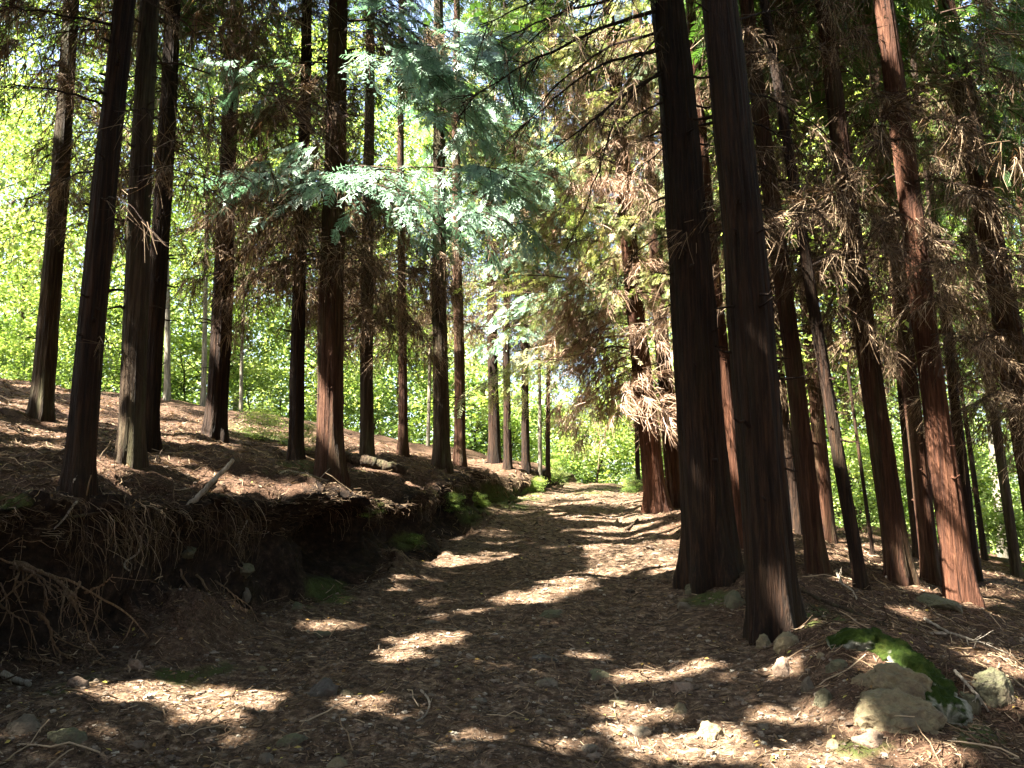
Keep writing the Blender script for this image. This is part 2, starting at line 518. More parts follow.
# low litter mound at the lower left, moss-tinged
def build_ground():
    rings = [0.6]
    while rings[-1] < 420:
        r = rings[-1]
        g = 1.02 if r < 2.5 else 1.0085 if r < 16 else 1.013 if r < 45 else 1.06
        rings.append(r * g)
    rings = np.array(rings)
    ang = np.concatenate([np.linspace(-43, 43, 620), np.linspace(43, 317, 84)[1:-1]]) * PI / 180
    rr, aa = np.meshgrid(rings, ang, indexing='ij')
    X, Y = rr * np.sin(aa), rr * np.cos(aa)
    xx, z, pm, d, t, b = terrain(X, Y)
    mound = 0.14 * np.exp(-(((X + 2.15) / 0.75) ** 2 + ((Y - 4.9) / 0.5) ** 2))
    z = z + mound
    z = z + 0.30 * np.exp(-(((X + 2.35) / 0.30) ** 2 + ((Y - 6.75) / 0.55) ** 2)) * (1 + .5 * fbm(X * 5, Y * 5, 0, 4, 15))
    pm = pm * (1 - np.exp(-(((X + 2.3) / 0.5) ** 2 + ((Y - 6.75) / 0.8) ** 2)))
    z = z + 0.16 * np.exp(-(((X + 1.30) / 0.25) ** 2 + ((Y - 9.9) / 0.7) ** 2)) * (1 + .5 * fbm(X * 5, Y * 5, 0, 4, 16))
    V = np.stack([xx, Y, z], -1)
    nr, na = rr.shape
    idx = np.arange(nr * na).reshape(nr, na)
    a = idx[:-1, :]
    b2 = np.roll(a, -1, axis=1)
    dd = idx[1:, :]
    e = np.roll(dd, -1, axis=1)
    Q = np.stack([a, dd, e, b2], -1).reshape(-1, 4)
    Vf = V.reshape(-1, 3)
    # centre cap
    cx, cz, *_ = terrain(np.array([0.0]), np.array([0.0]))
    c_i = len(Vf)
    Vf = np.vstack([Vf, [[0, 0, cz[0]]]])
    T = np.stack([np.full(na, c_i), idx[0], np.roll(idx[0], -1)], -1)
    path = np.append(pm.ravel(), 1.0)
    bank = np.append((np.where((d > 0.0) & (d < BW + 0.12), 1.0, 0.0) * np.clip(b / 0.3, 0, 1)).ravel(), 0)
    moss = np.zeros(len(Vf))
    px, py = project(Vf)
    for (cx_, cy_, rx, ry, s) in [(150, 672, 95, 22, 1.25), (100, 690, 60, 14, 0.9), (325, 592, 40, 22, .72), (470, 512, 26, 18, .75), (455, 490, 45, 10, 0.7),
                                  (300, 470, 60, 10, .8), (520, 492, 30, 16, 1.0), (20, 500, 30, 10, 0.8), (560, 478, 40, 12, 0.9), (255, 430, 50, 14, 0.8), (880, 745, 60, 20, 1.0),
                                  (820, 620, 30, 22, 0.8), (415, 540, 22, 12, 0.8), (720, 600, 50, 14, 0.7), (980, 735, 60, 18, 0.8), (610, 492, 60, 6, .6), (340, 410, 60, 16, 0.8)]:
        q = np.exp(-(((px - cx_) / rx) ** 2 + ((py - cy_) / ry) ** 2))
        moss = np.maximum(moss, np.nan_to_num(q * s) * (Vf[:, 1] > 1))
    moss = moss * np.clip(.75 + .7 * fbm(Vf[:, 0] * 2.2, Vf[:, 1] * 2.2, Vf[:, 2] * 3, 4, 95), 0, 1.2)
    moss = moss + 0.25 * np.clip(fbm(Vf[:, 0] * 0.6, Vf[:, 1] * 0.6, 0, 3, 91), 0, 1)
    far = np.clip((Vf[:, 1] - 27) / 6, 0, 1)
    moss = np.maximum(moss, far * 0.9)
    return Vf, Q, T, path, moss, bank


GV, GQ, GT, g_path, g_moss, g_bank = build_ground()
MG = ground_mat()
fq = g_path[GQ].mean(axis=1) > 0.5
inr = (np.hypot(GV[GQ][:, :, 0].mean(1), GV[GQ][:, :, 1].mean(1)) < 60) & (GV[GQ][:, :, 1].mean(1) > -25)
is_path = fq & inr


def sub_mesh(name, sel, tri=None):
    Q = GQ[sel]
    ids = [Q.ravel()]
    if tri is not None: ids.append(tri.ravel())
    used, inv = np.unique(np.concatenate(ids), return_inverse=True)
    q = inv[:Q.size].reshape(-1, 4)
    t = inv[Q.size:].reshape(-1, 3) if tri is not None else None
    me = make_mesh(name, GV[used], q, MG, smooth=True, attrs={'path': g_path[used], 'moss': g_moss[used], 'bank': g_bank[used]}, tris=t)
    return me


tag(link('ground', sub_mesh('ground', ~is_path)), 'brown forest floor of needle litter with an undercut earth bank', 'ground', kind='structure')
tag(link('path', sub_mesh('path', is_path, GT)), 'stony dirt track climbing between the conifers', 'path', kind='structure')
_polys = GQ.tolist() + GT.tolist()
bvh = BVHTree.FromPolygons(GV.tolist(), _polys)
CAM = Vector((0, 0, EYE))


def hit(px, py):
    d = Vector(ray(px, py)).normalized()
    loc, n, i, dist = bvh.ray_cast(CAM, d, 200)
    return loc, n


def gz(x, y, top=30):
    loc, n, i, dist = bvh.ray_cast(Vector((x, y, top)), Vector((0, 0, -1)), 80)
    return loc.z if loc else float(terrain(np.array([x]), np.array([y]))[1][0])


def base_at(px, py):
    for k in range(40):
        loc, n = hit(px, py + 2 * k)
        if loc is not None and loc.y < 27: break
    return np.array(loc)


# ------------------------------------------------------------------ sun shafts: where the canopy has gaps
UA = unit(np.cross(S, [0, 0, 1.0]))
UB = np.cross(S, UA)
CELL, HALF = 0.05, 45.0
NG = int(2 * HALF / CELL)
SH = np.full((NG, NG), 1e9, np.float32)      # along-sun depth above which foliage is left open


def open_shaft(P, rad, margin=0.4):
    u, v, w = float(P @ UA), float(P @ UB), float(P @ S)
    i0, i1 = int((u - rad + HALF) / CELL), int((u + rad + HALF) / CELL) + 1
    j0, j1 = int((v - rad + HALF) / CELL), int((v + rad + HALF) / CELL) + 1
    if i0 < 0 or j0 < 0 or i1 >= NG or j1 >= NG: return
    ii, jj = np.mgrid[i0:i1, j0:j1]
    m = ((ii + .5) * CELL - HALF - u) ** 2 + ((jj + .5) * CELL - HALF - v) ** 2 < rad * rad
    blk = SH[i0:i1, j0:j1]
    blk[m] = np.minimum(blk[m], w + margin)


def in_shaft(P, SH=None):
    SH = globals()['SH'] if SH is None else SH
    u, v, w = P @ UA, P @ UB, P @ S
    i = ((u + HALF) / CELL).astype(int)
    j = ((v + HALF) / CELL).astype(int)
    ok = (i >= 0) & (j >= 0) & (i < NG) & (j < NG)
    r = np.zeros(len(P), bool)
    r[ok] = w[ok] > SH[i[ok], j[ok]]
    return r


# (centre x, y, half width, half height, tilt in px per px) of the bright patches on the ground
PATCHES = [(650, 545, 40, 19, 0), (662, 560, 24, 12, -.1), (630, 560, 30, 12, -.2), (590, 576, 45, 6, -.2), (545, 592, 55, 5, -.15), (520, 600, 30, 4, 0), (480, 615, 45, 5, -.1), (430, 640, 36, 7, -.1), (400, 655, 26, 5, 0),
           (335, 626, 22, 4, 0), (440, 560, 26, 6, 0.1), (492, 557, 24, 4, -.1), (270, 487, 32, 5, 0.1), (320, 494, 30, 5, 0.1), (365, 502, 25, 6, .3), (402, 522, 16, 10, .5),
           (20, 430, 22, 4, .2), (45, 446, 26, 3, 0), (100, 466, 22, 7, .1), (150, 468, 26, 4, 0), (225, 483, 36, 6, .1), (180, 440, 22, 3, .1), (175, 461, 10, 3, 0), (15, 406, 20, 3, .2), (60, 423, 20, 2, 0),
           (205, 714, 26, 8, 0), (170, 692, 50, 8, .1), (235, 697, 50, 9, .1), (110, 690, 26, 6, 0), (20, 590, 30, 6, .4), (60, 600, 30, 6, .5),
           (640, 712, 30, 5, 0), (720, 745, 24, 13, 0), (665, 748, 26, 10, 0), (620, 728, 18, 4, 0), (820, 758, 60, 9, 0), (925, 756, 36, 8, 0), (790, 716, 40, 5, 0), (645, 676, 26, 4, 0), (705, 668, 28, 5, 0),
           (785, 668, 9, 8, 0), (860, 725, 20, 5, 0), (1000, 665, 30, 7, .2), (958, 634, 40, 6, .35), (908, 612, 16, 5, .2), (845, 553, 24, 5, 0), (795, 568, 16, 4, .3), (850, 582, 12, 6, .5), (1010, 650, 20, 5, 0),
           (770, 545, 14, 4, 0), (990, 610, 22, 4, .2), (1010, 700, 16, 5, .2),
           (880, 665, 14, 7, 0), (600, 494, 40, 4, 0), (640, 505, 12, 4, 0), (555, 512, 10, 3, 0), (615, 517, 18, 2, 0),
           (200, 398, 60, 8, .1), (270, 405, 50, 6, 0), (330, 410, 22, 5, 0), (480, 452, 14, 3, 0), (130, 385, 40, 4, .1), (400, 447, 20, 3, 0), (380, 470, 26, 3, .1), (505, 468, 12, 2, 0), (345, 440, 20, 3, 0),
           (590, 655, 9, 2, 0), (360, 700, 10, 3, 0), (560, 745, 10, 3, 0), (490, 735, 8, 2, 0)]
rp = random.Random(3)
for (cx, cyp, rx, ry, tl) in PATCHES:
    n = int(10 + rx * ry / 6)
    for k in range(n):
        a, q = rp.uniform(0, 2 * PI), math.sqrt(rp.random())
        dx = rx * q * math.cos(a)
        px, py = cx + dx, cyp + ry * q * math.sin(a) + tl * dx
        loc, nn = hit(px, py)
        if loc is None: continue
        dist = (loc - CAM).length
        open_shaft(np.array(loc), max(0.08, min(0.34, 0.5 * ry / F_PX * dist / 0.35)), 0.45)


def pt(px, py, Y):
    d = ray(px, py)
    return np.array([0, 0, EYE]) + d * (Y / d[1])


SH_GROUND = SH.copy()
# lit places above ground: trunks and hanging foliage (px, py, depth, radius)
for (px, py, Y, rad) in [(945, 520, 12.2, .22), (950, 560, 12.2, .2), (930, 470, 12.2, .22), (915, 330, 12.2, .2), (133, 430, 11, .25), (137, 370, 11, .22), (138, 330, 11, .15), (650, 450, 15.4, .35),
                         (645, 400, 15.4, .3), (656, 480, 15.4, .3), (705, 480, 8.5, .13), (704, 500, 8.5, .12), (700, 60, 10, .3), (705, 110, 10, .25), (782, 590, 6.4, .13), (786, 610, 6.4, .1),
                         (325, 360, 12, .15), (330, 410, 12, .13), (62, 300, 12, .2), (225, 300, 14, .2), (860, 330, 14, .2), (790, 380, 12, .2), (800, 450, 12, .15), (880, 430, 14, .15),
                         (25, 570, 5.0, .16), (60, 590, 4.9, .16), (90, 605, 4.9, .14), (5, 562, 5, .15), (200, 600, 6.1, .06), (440, 200, 9, .4), (370, 150, 9.8, .4), (470, 240, 9.5, .3), (212, 478, 8.2, .2), (1000, 300, 13, .2), (780, 240, 12, .2), (465, 420, 19, .3), (520, 430, 21, .3),
                         (560, 80, 14.5, .9), (480, 40, 14, .9), (530, 180, 14.5, .8), (600, 130, 14.5, .8), (600, 260, 14.5, .8), (560, 300, 14, .5), (530, 260, 14, .5), (640, 330, 14, .5), (440, 60, 15, .6),
                         (590, 350, 14.5, .5), (620, 200, 15, .7), (660, 420, 15, .4), (350, 160, 10.3, .5), (400, 190, 10.3, .4), (320, 190, 10.3, .3), (460, 220, 12, .4), (370, 60, 11.5, .5), (310, 250, 11, .4),
                         (280, 230, 12, .4), (400, 250, 12, .4), (200, 200, 13, .4), (160, 160, 11, .4), (240, 60, 13, .6), (120, 200, 12, .3), (900, 60, 12, .4), (960, 20, 12, .4), (830, 100, 13, .4), (980, 60, 11, .3),
                         (900, 130, 12, .3), (860, 240, 12, .3), (1000, 130, 12, .3), (540, 330, 16, .5), (250, 130, 14, .5), (60, 60, 14, .5), (20, 200, 16, .6), (320, 20, 13, .5)]:
    open_shaft(pt(px, py, Y), rad, 1.0 if rad > .3 else .4)


for px in range(430, 680, 22):
    for py in range(-60, 440, 22):
        if px < 500 and py > 230: continue
        if (px * 7 + py * 3) % 11 < 8: open_shaft(pt(px, py, 14.6), .4, .6)
        if (px * 5 + py * 3) % 11 < 5: open_shaft(pt(px, py, 17.5), .45, .8)
for px in range(10, 330, 40):
    for py in range(-20, 330, 40):
        if (px * 7 + py * 3) % 11 < 5: open_shaft(pt(px, py, 15), .4, 1.0)
for px in range(780, 1024, 40):
    for py in range(-20, 330, 40):
        if (px * 7 + py * 3) % 11 < 5: open_shaft(pt(px, py, 13), .3, .8)


rq = random.Random(9)
for k in range(620):
    px, py, Y = rq.uniform(-60, 1080), rq.uniform(-80, 380), rq.uniform(8, 22)
    P_ = pt(px, py, Y)
    tg = (P_[2] - .12 * P_[1]) / S[2]
    gx_, gy_ = P_[0] - S[0] * tg, P_[1] - S[1] * tg
    if gy_ < 17 and -3.2 < gx_ < 3.4: continue
    if gy_ < 14 and gx_ < 0 and rq.random() < .6: continue
    if px > 730 and rq.random() < .5: continue
    open_shaft(P_, rq.uniform(.2, .42), .9)


def close_column(bx, by, tx, r, z0, z1):
    b = base_at(bx, by)
    q = pt(tx, 0, b[1])
    d = (q - b) / (q - b)[2]
    for z in np.arange(z0, z1, .08):
        P_ = b + d * z
        u, v = float(P_ @ UA), float(P_ @ UB)
        i, j, k = int((u + HALF) / CELL), int((v + HALF) / CELL), int(r / CELL)
        SH[i - k:i + k + 1, j - k:j + k + 1] = 1e9
        SH_GROUND[i - k:i + k + 1, j - k:j + k + 1] = 1e9


close_column(776, 634, 718, .26, .9, 6.5)
close_column(714, 580, 666, .28, 1.9, 7)
close_column(330, 481, 336, .16, 2.6, 8)
close_column(296, 460, 305, .10, 2.6, 8)
close_column(78, 489, 123, .12, .8, 6)
close_column(147, 448, 173, .12, .8, 8)


for (px, py, Y) in [(350, 165, 10.3), (375, 178, 10.1), (400, 190, 9.9), (430, 205, 9.8), (320, 185, 10.3), (460, 215, 9.7), (360, 200, 9.9), (390, 150, 10), (350, 60, 10.2), (385, 70, 10), (420, 85, 9.8), (290, 60, 10.3), (440, 180, 10), (330, 40, 10.3)]:
    open_shaft(pt(px, py, Y), .26, .3)


def cull(V, Q, M, Rn, frac=1.0):
    c = V[Q].mean(axis=1)
    m = in_shaft(c)
    k = ~m
    return V, Q[k], M[k], Rn[k]


def compact(V, Q):
    used, inv = np.unique(Q.ravel(), return_inverse=True)
    return V[used], inv.reshape(-1, 4)


# ------------------------------------------------------------------ foliage templates
def frond_template(n, w=0.075):
    """flat cedar spray along +x, unit length; returns list of quads [k,4,3]"""
    qs = [[(0, -.012, 0), (.5, -.02, -.02), (1, 0, -.14), (.5, .02, -.02)]]
    for i in range(n):
        t = 0.06 + 0.9 * (i + .5) / n
        L = 0.46 * (1 - 0.72 * t) * (0.55 + 0.45 * min(1, t * 5))
        for s in (-1, 1):
            a = s * math.radians(random.uniform(38, 55))
            b = np.array([t, 0, -.14 * t * t])
            d = np.array([math.cos(a), math.sin(a), random.uniform(-.35, .0)])
            p = np.array([-math.sin(a), math.cos(a), 0.0])
            ww = w * random.uniform(.7, 1.2)
            qs.append([b, b + d * L * .5 - p * ww / 2, b + d * L, b + d * L * .5 + p * ww / 2])
    return np.array(qs, float)


FR_HI = frond_template(8, .07)
FR_MD = frond_template(5, .11)
FR_LO = frond_template(3, .2)


def orient(F, pos, dirs, ups, size):
    """place template F [k,4,3] at N positions"""
    x = unit(dirs)
    y = unit(np.cross(ups, x))
    z = np.cross(x, y)
    Mx = np.stack([x, y, z], axis=1)       # rows
    P = np.einsum('kqi,nij->nkqj', F, Mx) * size[:, None, None, None] + pos[:, None, None, :]
    return P


def quads_from(P):
    n = P.reshape(-1, 3)
    return n, np.arange(len(n)).reshape(-1, 4)


def branch_template(L, live, F, n_sec, frl, droop=0.35, seed=0, thick=0.016, hang_k=1.0):
    """a branch along +x: axis tube, secondary twigs, fronds.  returns V, Q, mat (0 wood 1 leaf), rnd"""
    rg = np.random.default_rng(seed)
    g = Geo()
    K = 9
    t = np.linspace(0, 1, K)
    ax = np.stack([L * t * (1 - .08 * t), 0.12 * L * np.cumsum(rg.normal(0, .12, K)), L * (0.10 * t - droop * t ** 1.6 + 0.12 * t ** 4)], -1)
    ax += rg.normal(0, .015 * L, ax.shape) * t[:, None]
    v, q = tubes(ax[None], (thick * (1 - .8 * t))[None], 4)
    g.add(v, q, 0, .5)

    def along(tt):
        return np.stack([np.interp(tt, t, ax[:, i]) for i in range(3)], -1)
    st = np.sort(rg.uniform(0.14, 0.98, n_sec))
    o = along(st)
    sgn = np.where(np.arange(n_sec) % 2, 1, -1)
    a = sgn * np.radians(rg.uniform(35, 75, n_sec))
    sl = (0.62 * L * (1 - .75 * st) * np.minimum(1, .35 + st * 2)) * rg.uniform(.6, 1.15, n_sec)
    dirs = np.stack([np.cos(a), np.sin(a), rg.uniform(-.35, .05, n_sec)], -1)
    ks = np.linspace(0, 1, 5)
    P = o[:, None] + dirs[:, None] * sl[:, None, None] * ks[None, :, None]
    hang = rg.uniform(.25, .7 if live else .95, n_sec) * hang_k
    P[:, :, 2] -= hang[:, None] * sl[:, None] * ks[None] ** 2
    if not live:
        P[:, :, :2] += rg.normal(0, .04, (n_sec, 5, 2)) * ks[None, :, None]
    v, q = tubes(P, (0.006 * (1 - .7 * ks))[None].repeat(n_sec, 0), 3)
    g.add(v, q, 0, .5)
    if live:
        pos, dr, rs = [], [], []
        for i in range(n_sec):
            m = max(2, int(sl[i] / (frl * .42)))
            br = rg.random()
            for k in range(m):
                f = (k + .7) / m
                p = np.array([np.interp(f, ks, P[i, :, c]) for c in range(3)])
                tang = P[i, min(4, int(f * 4) + 1)] - P[i, int(min(3, f * 4))]
                tang = tang / (np.linalg.norm(tang) + 1e-9)
                side = (1 if k % 2 else -1) * rg.uniform(.3, 1.0) * (1 - .6 * f)
                d = tang + side * np.array([-tang[1], tang[0], 0]) + np.array([0, 0, rg.uniform(-.5, 0.05)])
                pos.append(p); dr.append(d); rs.append(np.clip(.45 * br + .55 * rg.random(), 0, 1))
        pos, dr, rs = np.array(pos), np.array(dr), np.array(rs)
        up = np.array([0, 0, 1.0]) + rg.normal(0, .35, pos.shape)
        Pq = orient(F, pos, dr, up, frl * rg.uniform(.7, 1.25, len(pos)))
        v, q = quads_from(Pq)
        g.add(v, q, 1, np.repeat(rs, len(F)))
    else:
        # bare curled side twigs, drooping
        n3 = n_sec * 17
        ii = rg.integers(0, n_sec, n3)
        f = rg.uniform(.15, 1, n3)
        p0 = P[ii, 0] * 0
        for c in range(3):
            p0[:, c] = P[ii, np.floor(f * 3.99).astype(int), c]
        L3 = frl * rg.uniform(.4, 1.2, n3)
        dd = unit(dirs[ii] * .8 + rg.normal(0, .5, (n3, 3)) + np.array([0, 0, -.5]))
        k4 = np.linspace(0, 1, 4)
        P3 = p0[:, None] + dd[:, None] * L3[:, None, None] * k4[None, :, None]
        P3[:, :, 2] -= (L3 * rg.uniform(.1, .8, n3))[:, None] * k4[None] ** 2
        P3[:, :, 0] += (L3 * rg.normal(0, .25, n3))[:, None] * k4[None] ** 2
        P3[:, :, 1] += (L3 * rg.normal(0, .25, n3))[:, None] * k4[None] ** 2
        v, q = ribbons(P3, (0.0052 * (1 - .5 * k4))[None].repeat(n3, 0), rg)
        g.add(v, q, 1, np.repeat(rg.random(n3), 3))
    return g.arrays()


LIVE_HI = [branch_template(2.4, True, FR_HI, 18, .34, .30 + .08 * i, 100 + i) for i in range(4)]
FINE = [branch_template(2.4, True, frond_template(7, .055), 26, .23, .38 + .1 * i, 800 + i) for i in range(4)]
LIVE_MD = [branch_template(2.4, True, FR_MD, 15, .42, .30 + .08 * i, 200 + i) for i in range(4)]
LIVE_LO = [branch_template(2.4, True, FR_LO, 14, .62, .28 + .08 * i, 300 + i, .02) for i in range(4)]
DEADS = [branch_template(2.2, False, None, 15, .34, .25 + .12 * i, 400 + i, .012) for i in range(5)]


def place(tpl, pos, yaw, pitch, roll, scale):
    V, Q, M, Rn = tpl
    cyw, syw, cp, sp, cr, sr = math.cos(yaw), math.sin(yaw), math.cos(pitch), math.sin(pitch), math.cos(roll), math.sin(roll)
    Rz = np.array([[cyw, -syw, 0], [syw, cyw, 0], [0, 0, 1]])
    Ry = np.array([[cp, 0, -sp], [0, 1, 0], [sp, 0, cp]])
    Rx = np.array([[1, 0, 0], [0, cr, -sr], [0, sr, cr]])
    return (V * scale) @ (Rz @ Ry @ Rx).T + pos, Q, M, Rn


# ------------------------------------------------------------------ conifers
class Trunk:
    def __init__(self, base, top_dir, height, r0, seed):
        self.base, self.d, self.h, self.r0 = np.array(base, float), np.asarray(top_dir, float), height, r0
        self.seed = seed
        self.ph = np.random.default_rng(seed).uniform(0, 6, 4)

    def at(self, z):
        z = np.asarray(z, float)
        wob = 0.035 * np.sin(z[..., None] * np.array([.55, .43, 0]) + self.ph[:3]) * np.minimum(z[..., None] / 3, 1) * np.array([1, 1, 0])
        return self.base + z[..., None] * self.d + wob * (0.6 + self.r0)

    def rad(self, z):
        return self.r0 * np.maximum(1 - z / self.h, 0.03) ** 0.75


def trunk_mesh(tr, mat, fine, flare=0.45, flute=0.16, stubs=0):
    ns = 56 if fine else 20
    if fine:
        zs = np.concatenate([np.linspace(-0.35, 0.6, 16)[:-1], np.linspace(0.6, 8, 60)[:-1], np.linspace(8, tr.h, 10)])
    else:
        zs = np.concatenate([np.linspace(-0.35, 0.6, 8)[:-1], np.linspace(0.6, tr.h, 22)])
    a = np.arange(ns) * 2 * PI / ns
    zz, aa = np.meshgrid(zs, a, indexing='ij')
    lob = 0.5 + 0.5 * np.cos(aa * 5 + tr.ph[0] + 1.2 * np.sin(aa * 2 + tr.ph[1]))
    fl = flare * np.exp(-np.clip(zz, 0, None) / (0.9 * tr.r0 + .08)) * (0.25 + 0.9 * lob)
    ca, sa = np.cos(aa), np.sin(aa)
    k = 9.0 if fine else 4
    ridg = fbm(ca * k + tr.ph[2] * 9, sa * k, zz * 0.45, 3, tr.seed)
    ridg = (np.abs(ridg) ** 0.6) * -1.0 + 0.45
    lump = fbm(ca * 1.4 + 5, sa * 1.4, zz * .7 + tr.ph[3], 2, tr.seed + 3)
    rr = tr.rad(np.clip(zz, 0, None)) * (1 + fl + flute * ridg + 0.07 * lump)
    C = tr.at(zs)
    V = np.stack([C[:, None, 0] + rr * ca, C[:, None, 1] + rr * sa, C[:, None, 2] + 0 * rr], -1).reshape(-1, 3) - tr.base
    idx = np.arange(len(zs) * ns).reshape(len(zs), ns)
    q = np.stack([idx[:-1], np.roll(idx[:-1], -1, 1), np.roll(idx[1:], -1, 1), idx[1:]], -1).reshape(-1, 4)
    if stubs:
        rg = np.random.default_rng(tr.seed + 5)
        z = rg.uniform(.9, 7.5, stubs)
        ya = rg.uniform(0, 2 * PI, stubs)
        k = np.linspace(0, 1, 5)
        d = np.stack([np.cos(ya), np.sin(ya), rg.uniform(-.35, .25, stubs)], -1)
        L = tr.r0 * .8 + rg.uniform(.02, .22, stubs) ** 1.2
        P = (tr.at(z) - tr.base)[:, None] + d[:, None] * (tr.r0 * .5 + L[:, None] * k[None])[..., None] + rg.normal(0, .008, (stubs, 5, 3))
        v2, q2 = tubes(P, (rg.uniform(.006, .016, stubs)[:, None] * (1.25 - .8 * k)[None]), 5)
        q = np.vstack([q, q2 + len(V)])
        V = np.vstack([V, v2])
    return make_mesh('trunk', V, q, mat, smooth=True)


def conifer(name, label, tr, mat=0, fine=False, dead=(2.5, 6, 30), live=(5, None, 60), reach=2.3, hi_to=9.0, group='conifer trunks of the plantation', dmat=None, lmat=None,
            bias=None, seed=1, tpl=None, cat='conifer tree', cullit=True):
    rg = np.random.default_rng(seed)
    e = bpy.data.objects.new(name, None)
    COL.objects.link(e)
    e.location = tr.base
    tag(e, label, cat, group)
    t = link('trunk', trunk_mesh(tr, BARK[mat], fine, .42 if tr.r0 < .17 else .5, stubs=34 if fine else 12), e)
    dmat, lmat = dmat or DEAD, lmat or FROND

    def gather(n, z0, z1, pick, reach_f, pitch0):
        g = Geo()
        for i in range(n):
            z = z0 + (z1 - z0) * rg.random()
            if bias is not None and rg.random() < bias[1]:
                yaw = bias[0] + rg.normal(0, .6)
            else:
                yaw = rg.uniform(0, 2 * PI)
            s = reach_f(z) * rg.uniform(.7, 1.15)
            tp = pick(z)
            pos = tr.at(z) + tr.rad(z) * .7 * np.array([math.cos(yaw), math.sin(yaw), 0])
            V, Q, M, Rn = place(tp, pos, yaw, pitch0(z) + rg.normal(0, .12), rg.normal(0, .35), s / 2.3)
            if cullit: V, Q, M, Rn = cull(V, Q, M, Rn)
            if len(Q) == 0: continue
            V, Q = compact(V, Q)
            g.add(V - tr.base, Q, M, np.clip(Rn + rg.normal(0, .1), 0, 1))
        return g
    top = tr.h
    if live and live[2] > 0:
        z1 = live[1] or top
        lv = (lambda z: LIVE_HI[rg.integers(4)] if z < hi_to else LIVE_LO[rg.integers(4)]) if tpl is None else (lambda z: tpl[rg.integers(4)])
        g = gather(live[2], live[0], z1, lv, lambda z: reach * min(1.0, .45 + .8 * (top - z) / (top - live[0])), lambda z: 0.05 + .3 * z / top)
        if g.n:
            V, Q, M, Rn = g.arrays()
            link('crown', make_mesh('crown', V, Q, [TWIG, lmat], M, Rn), e)
    if dead and dead[2] > 0:
        g = gather(dead[2], dead[0], dead[1], lambda z: DEADS[rg.integers(5)], lambda z: reach * .72, lambda z: -0.12)
        if g.n:
            V, Q, M, Rn = g.arrays()
            link('dead_twigs', make_mesh('dead_twigs', V, Q, [TWIG, dmat], M, Rn), e)
    return e


def px_trunk(bx, by, tx, wpx, h, seed, ty=0, depth=None):
    """trunk whose foot is at the ground seen at (bx,by) and which passes (tx,ty)"""
    if depth is None:
        b = base_at(bx, by)
    else:
        p = pt(bx, by, depth)
        b = np.array([p[0], p[1], gz(p[0], p[1])])
    q = pt(tx, ty, b[1])
    d = q - b
    d = d / d[2]
    dist = math.hypot(b[1], b[2] - EYE)
    r0 = 0.5 * wpx / F_PX * b[1] * 1.0
    return Trunk(b, d, h, r0, seed)


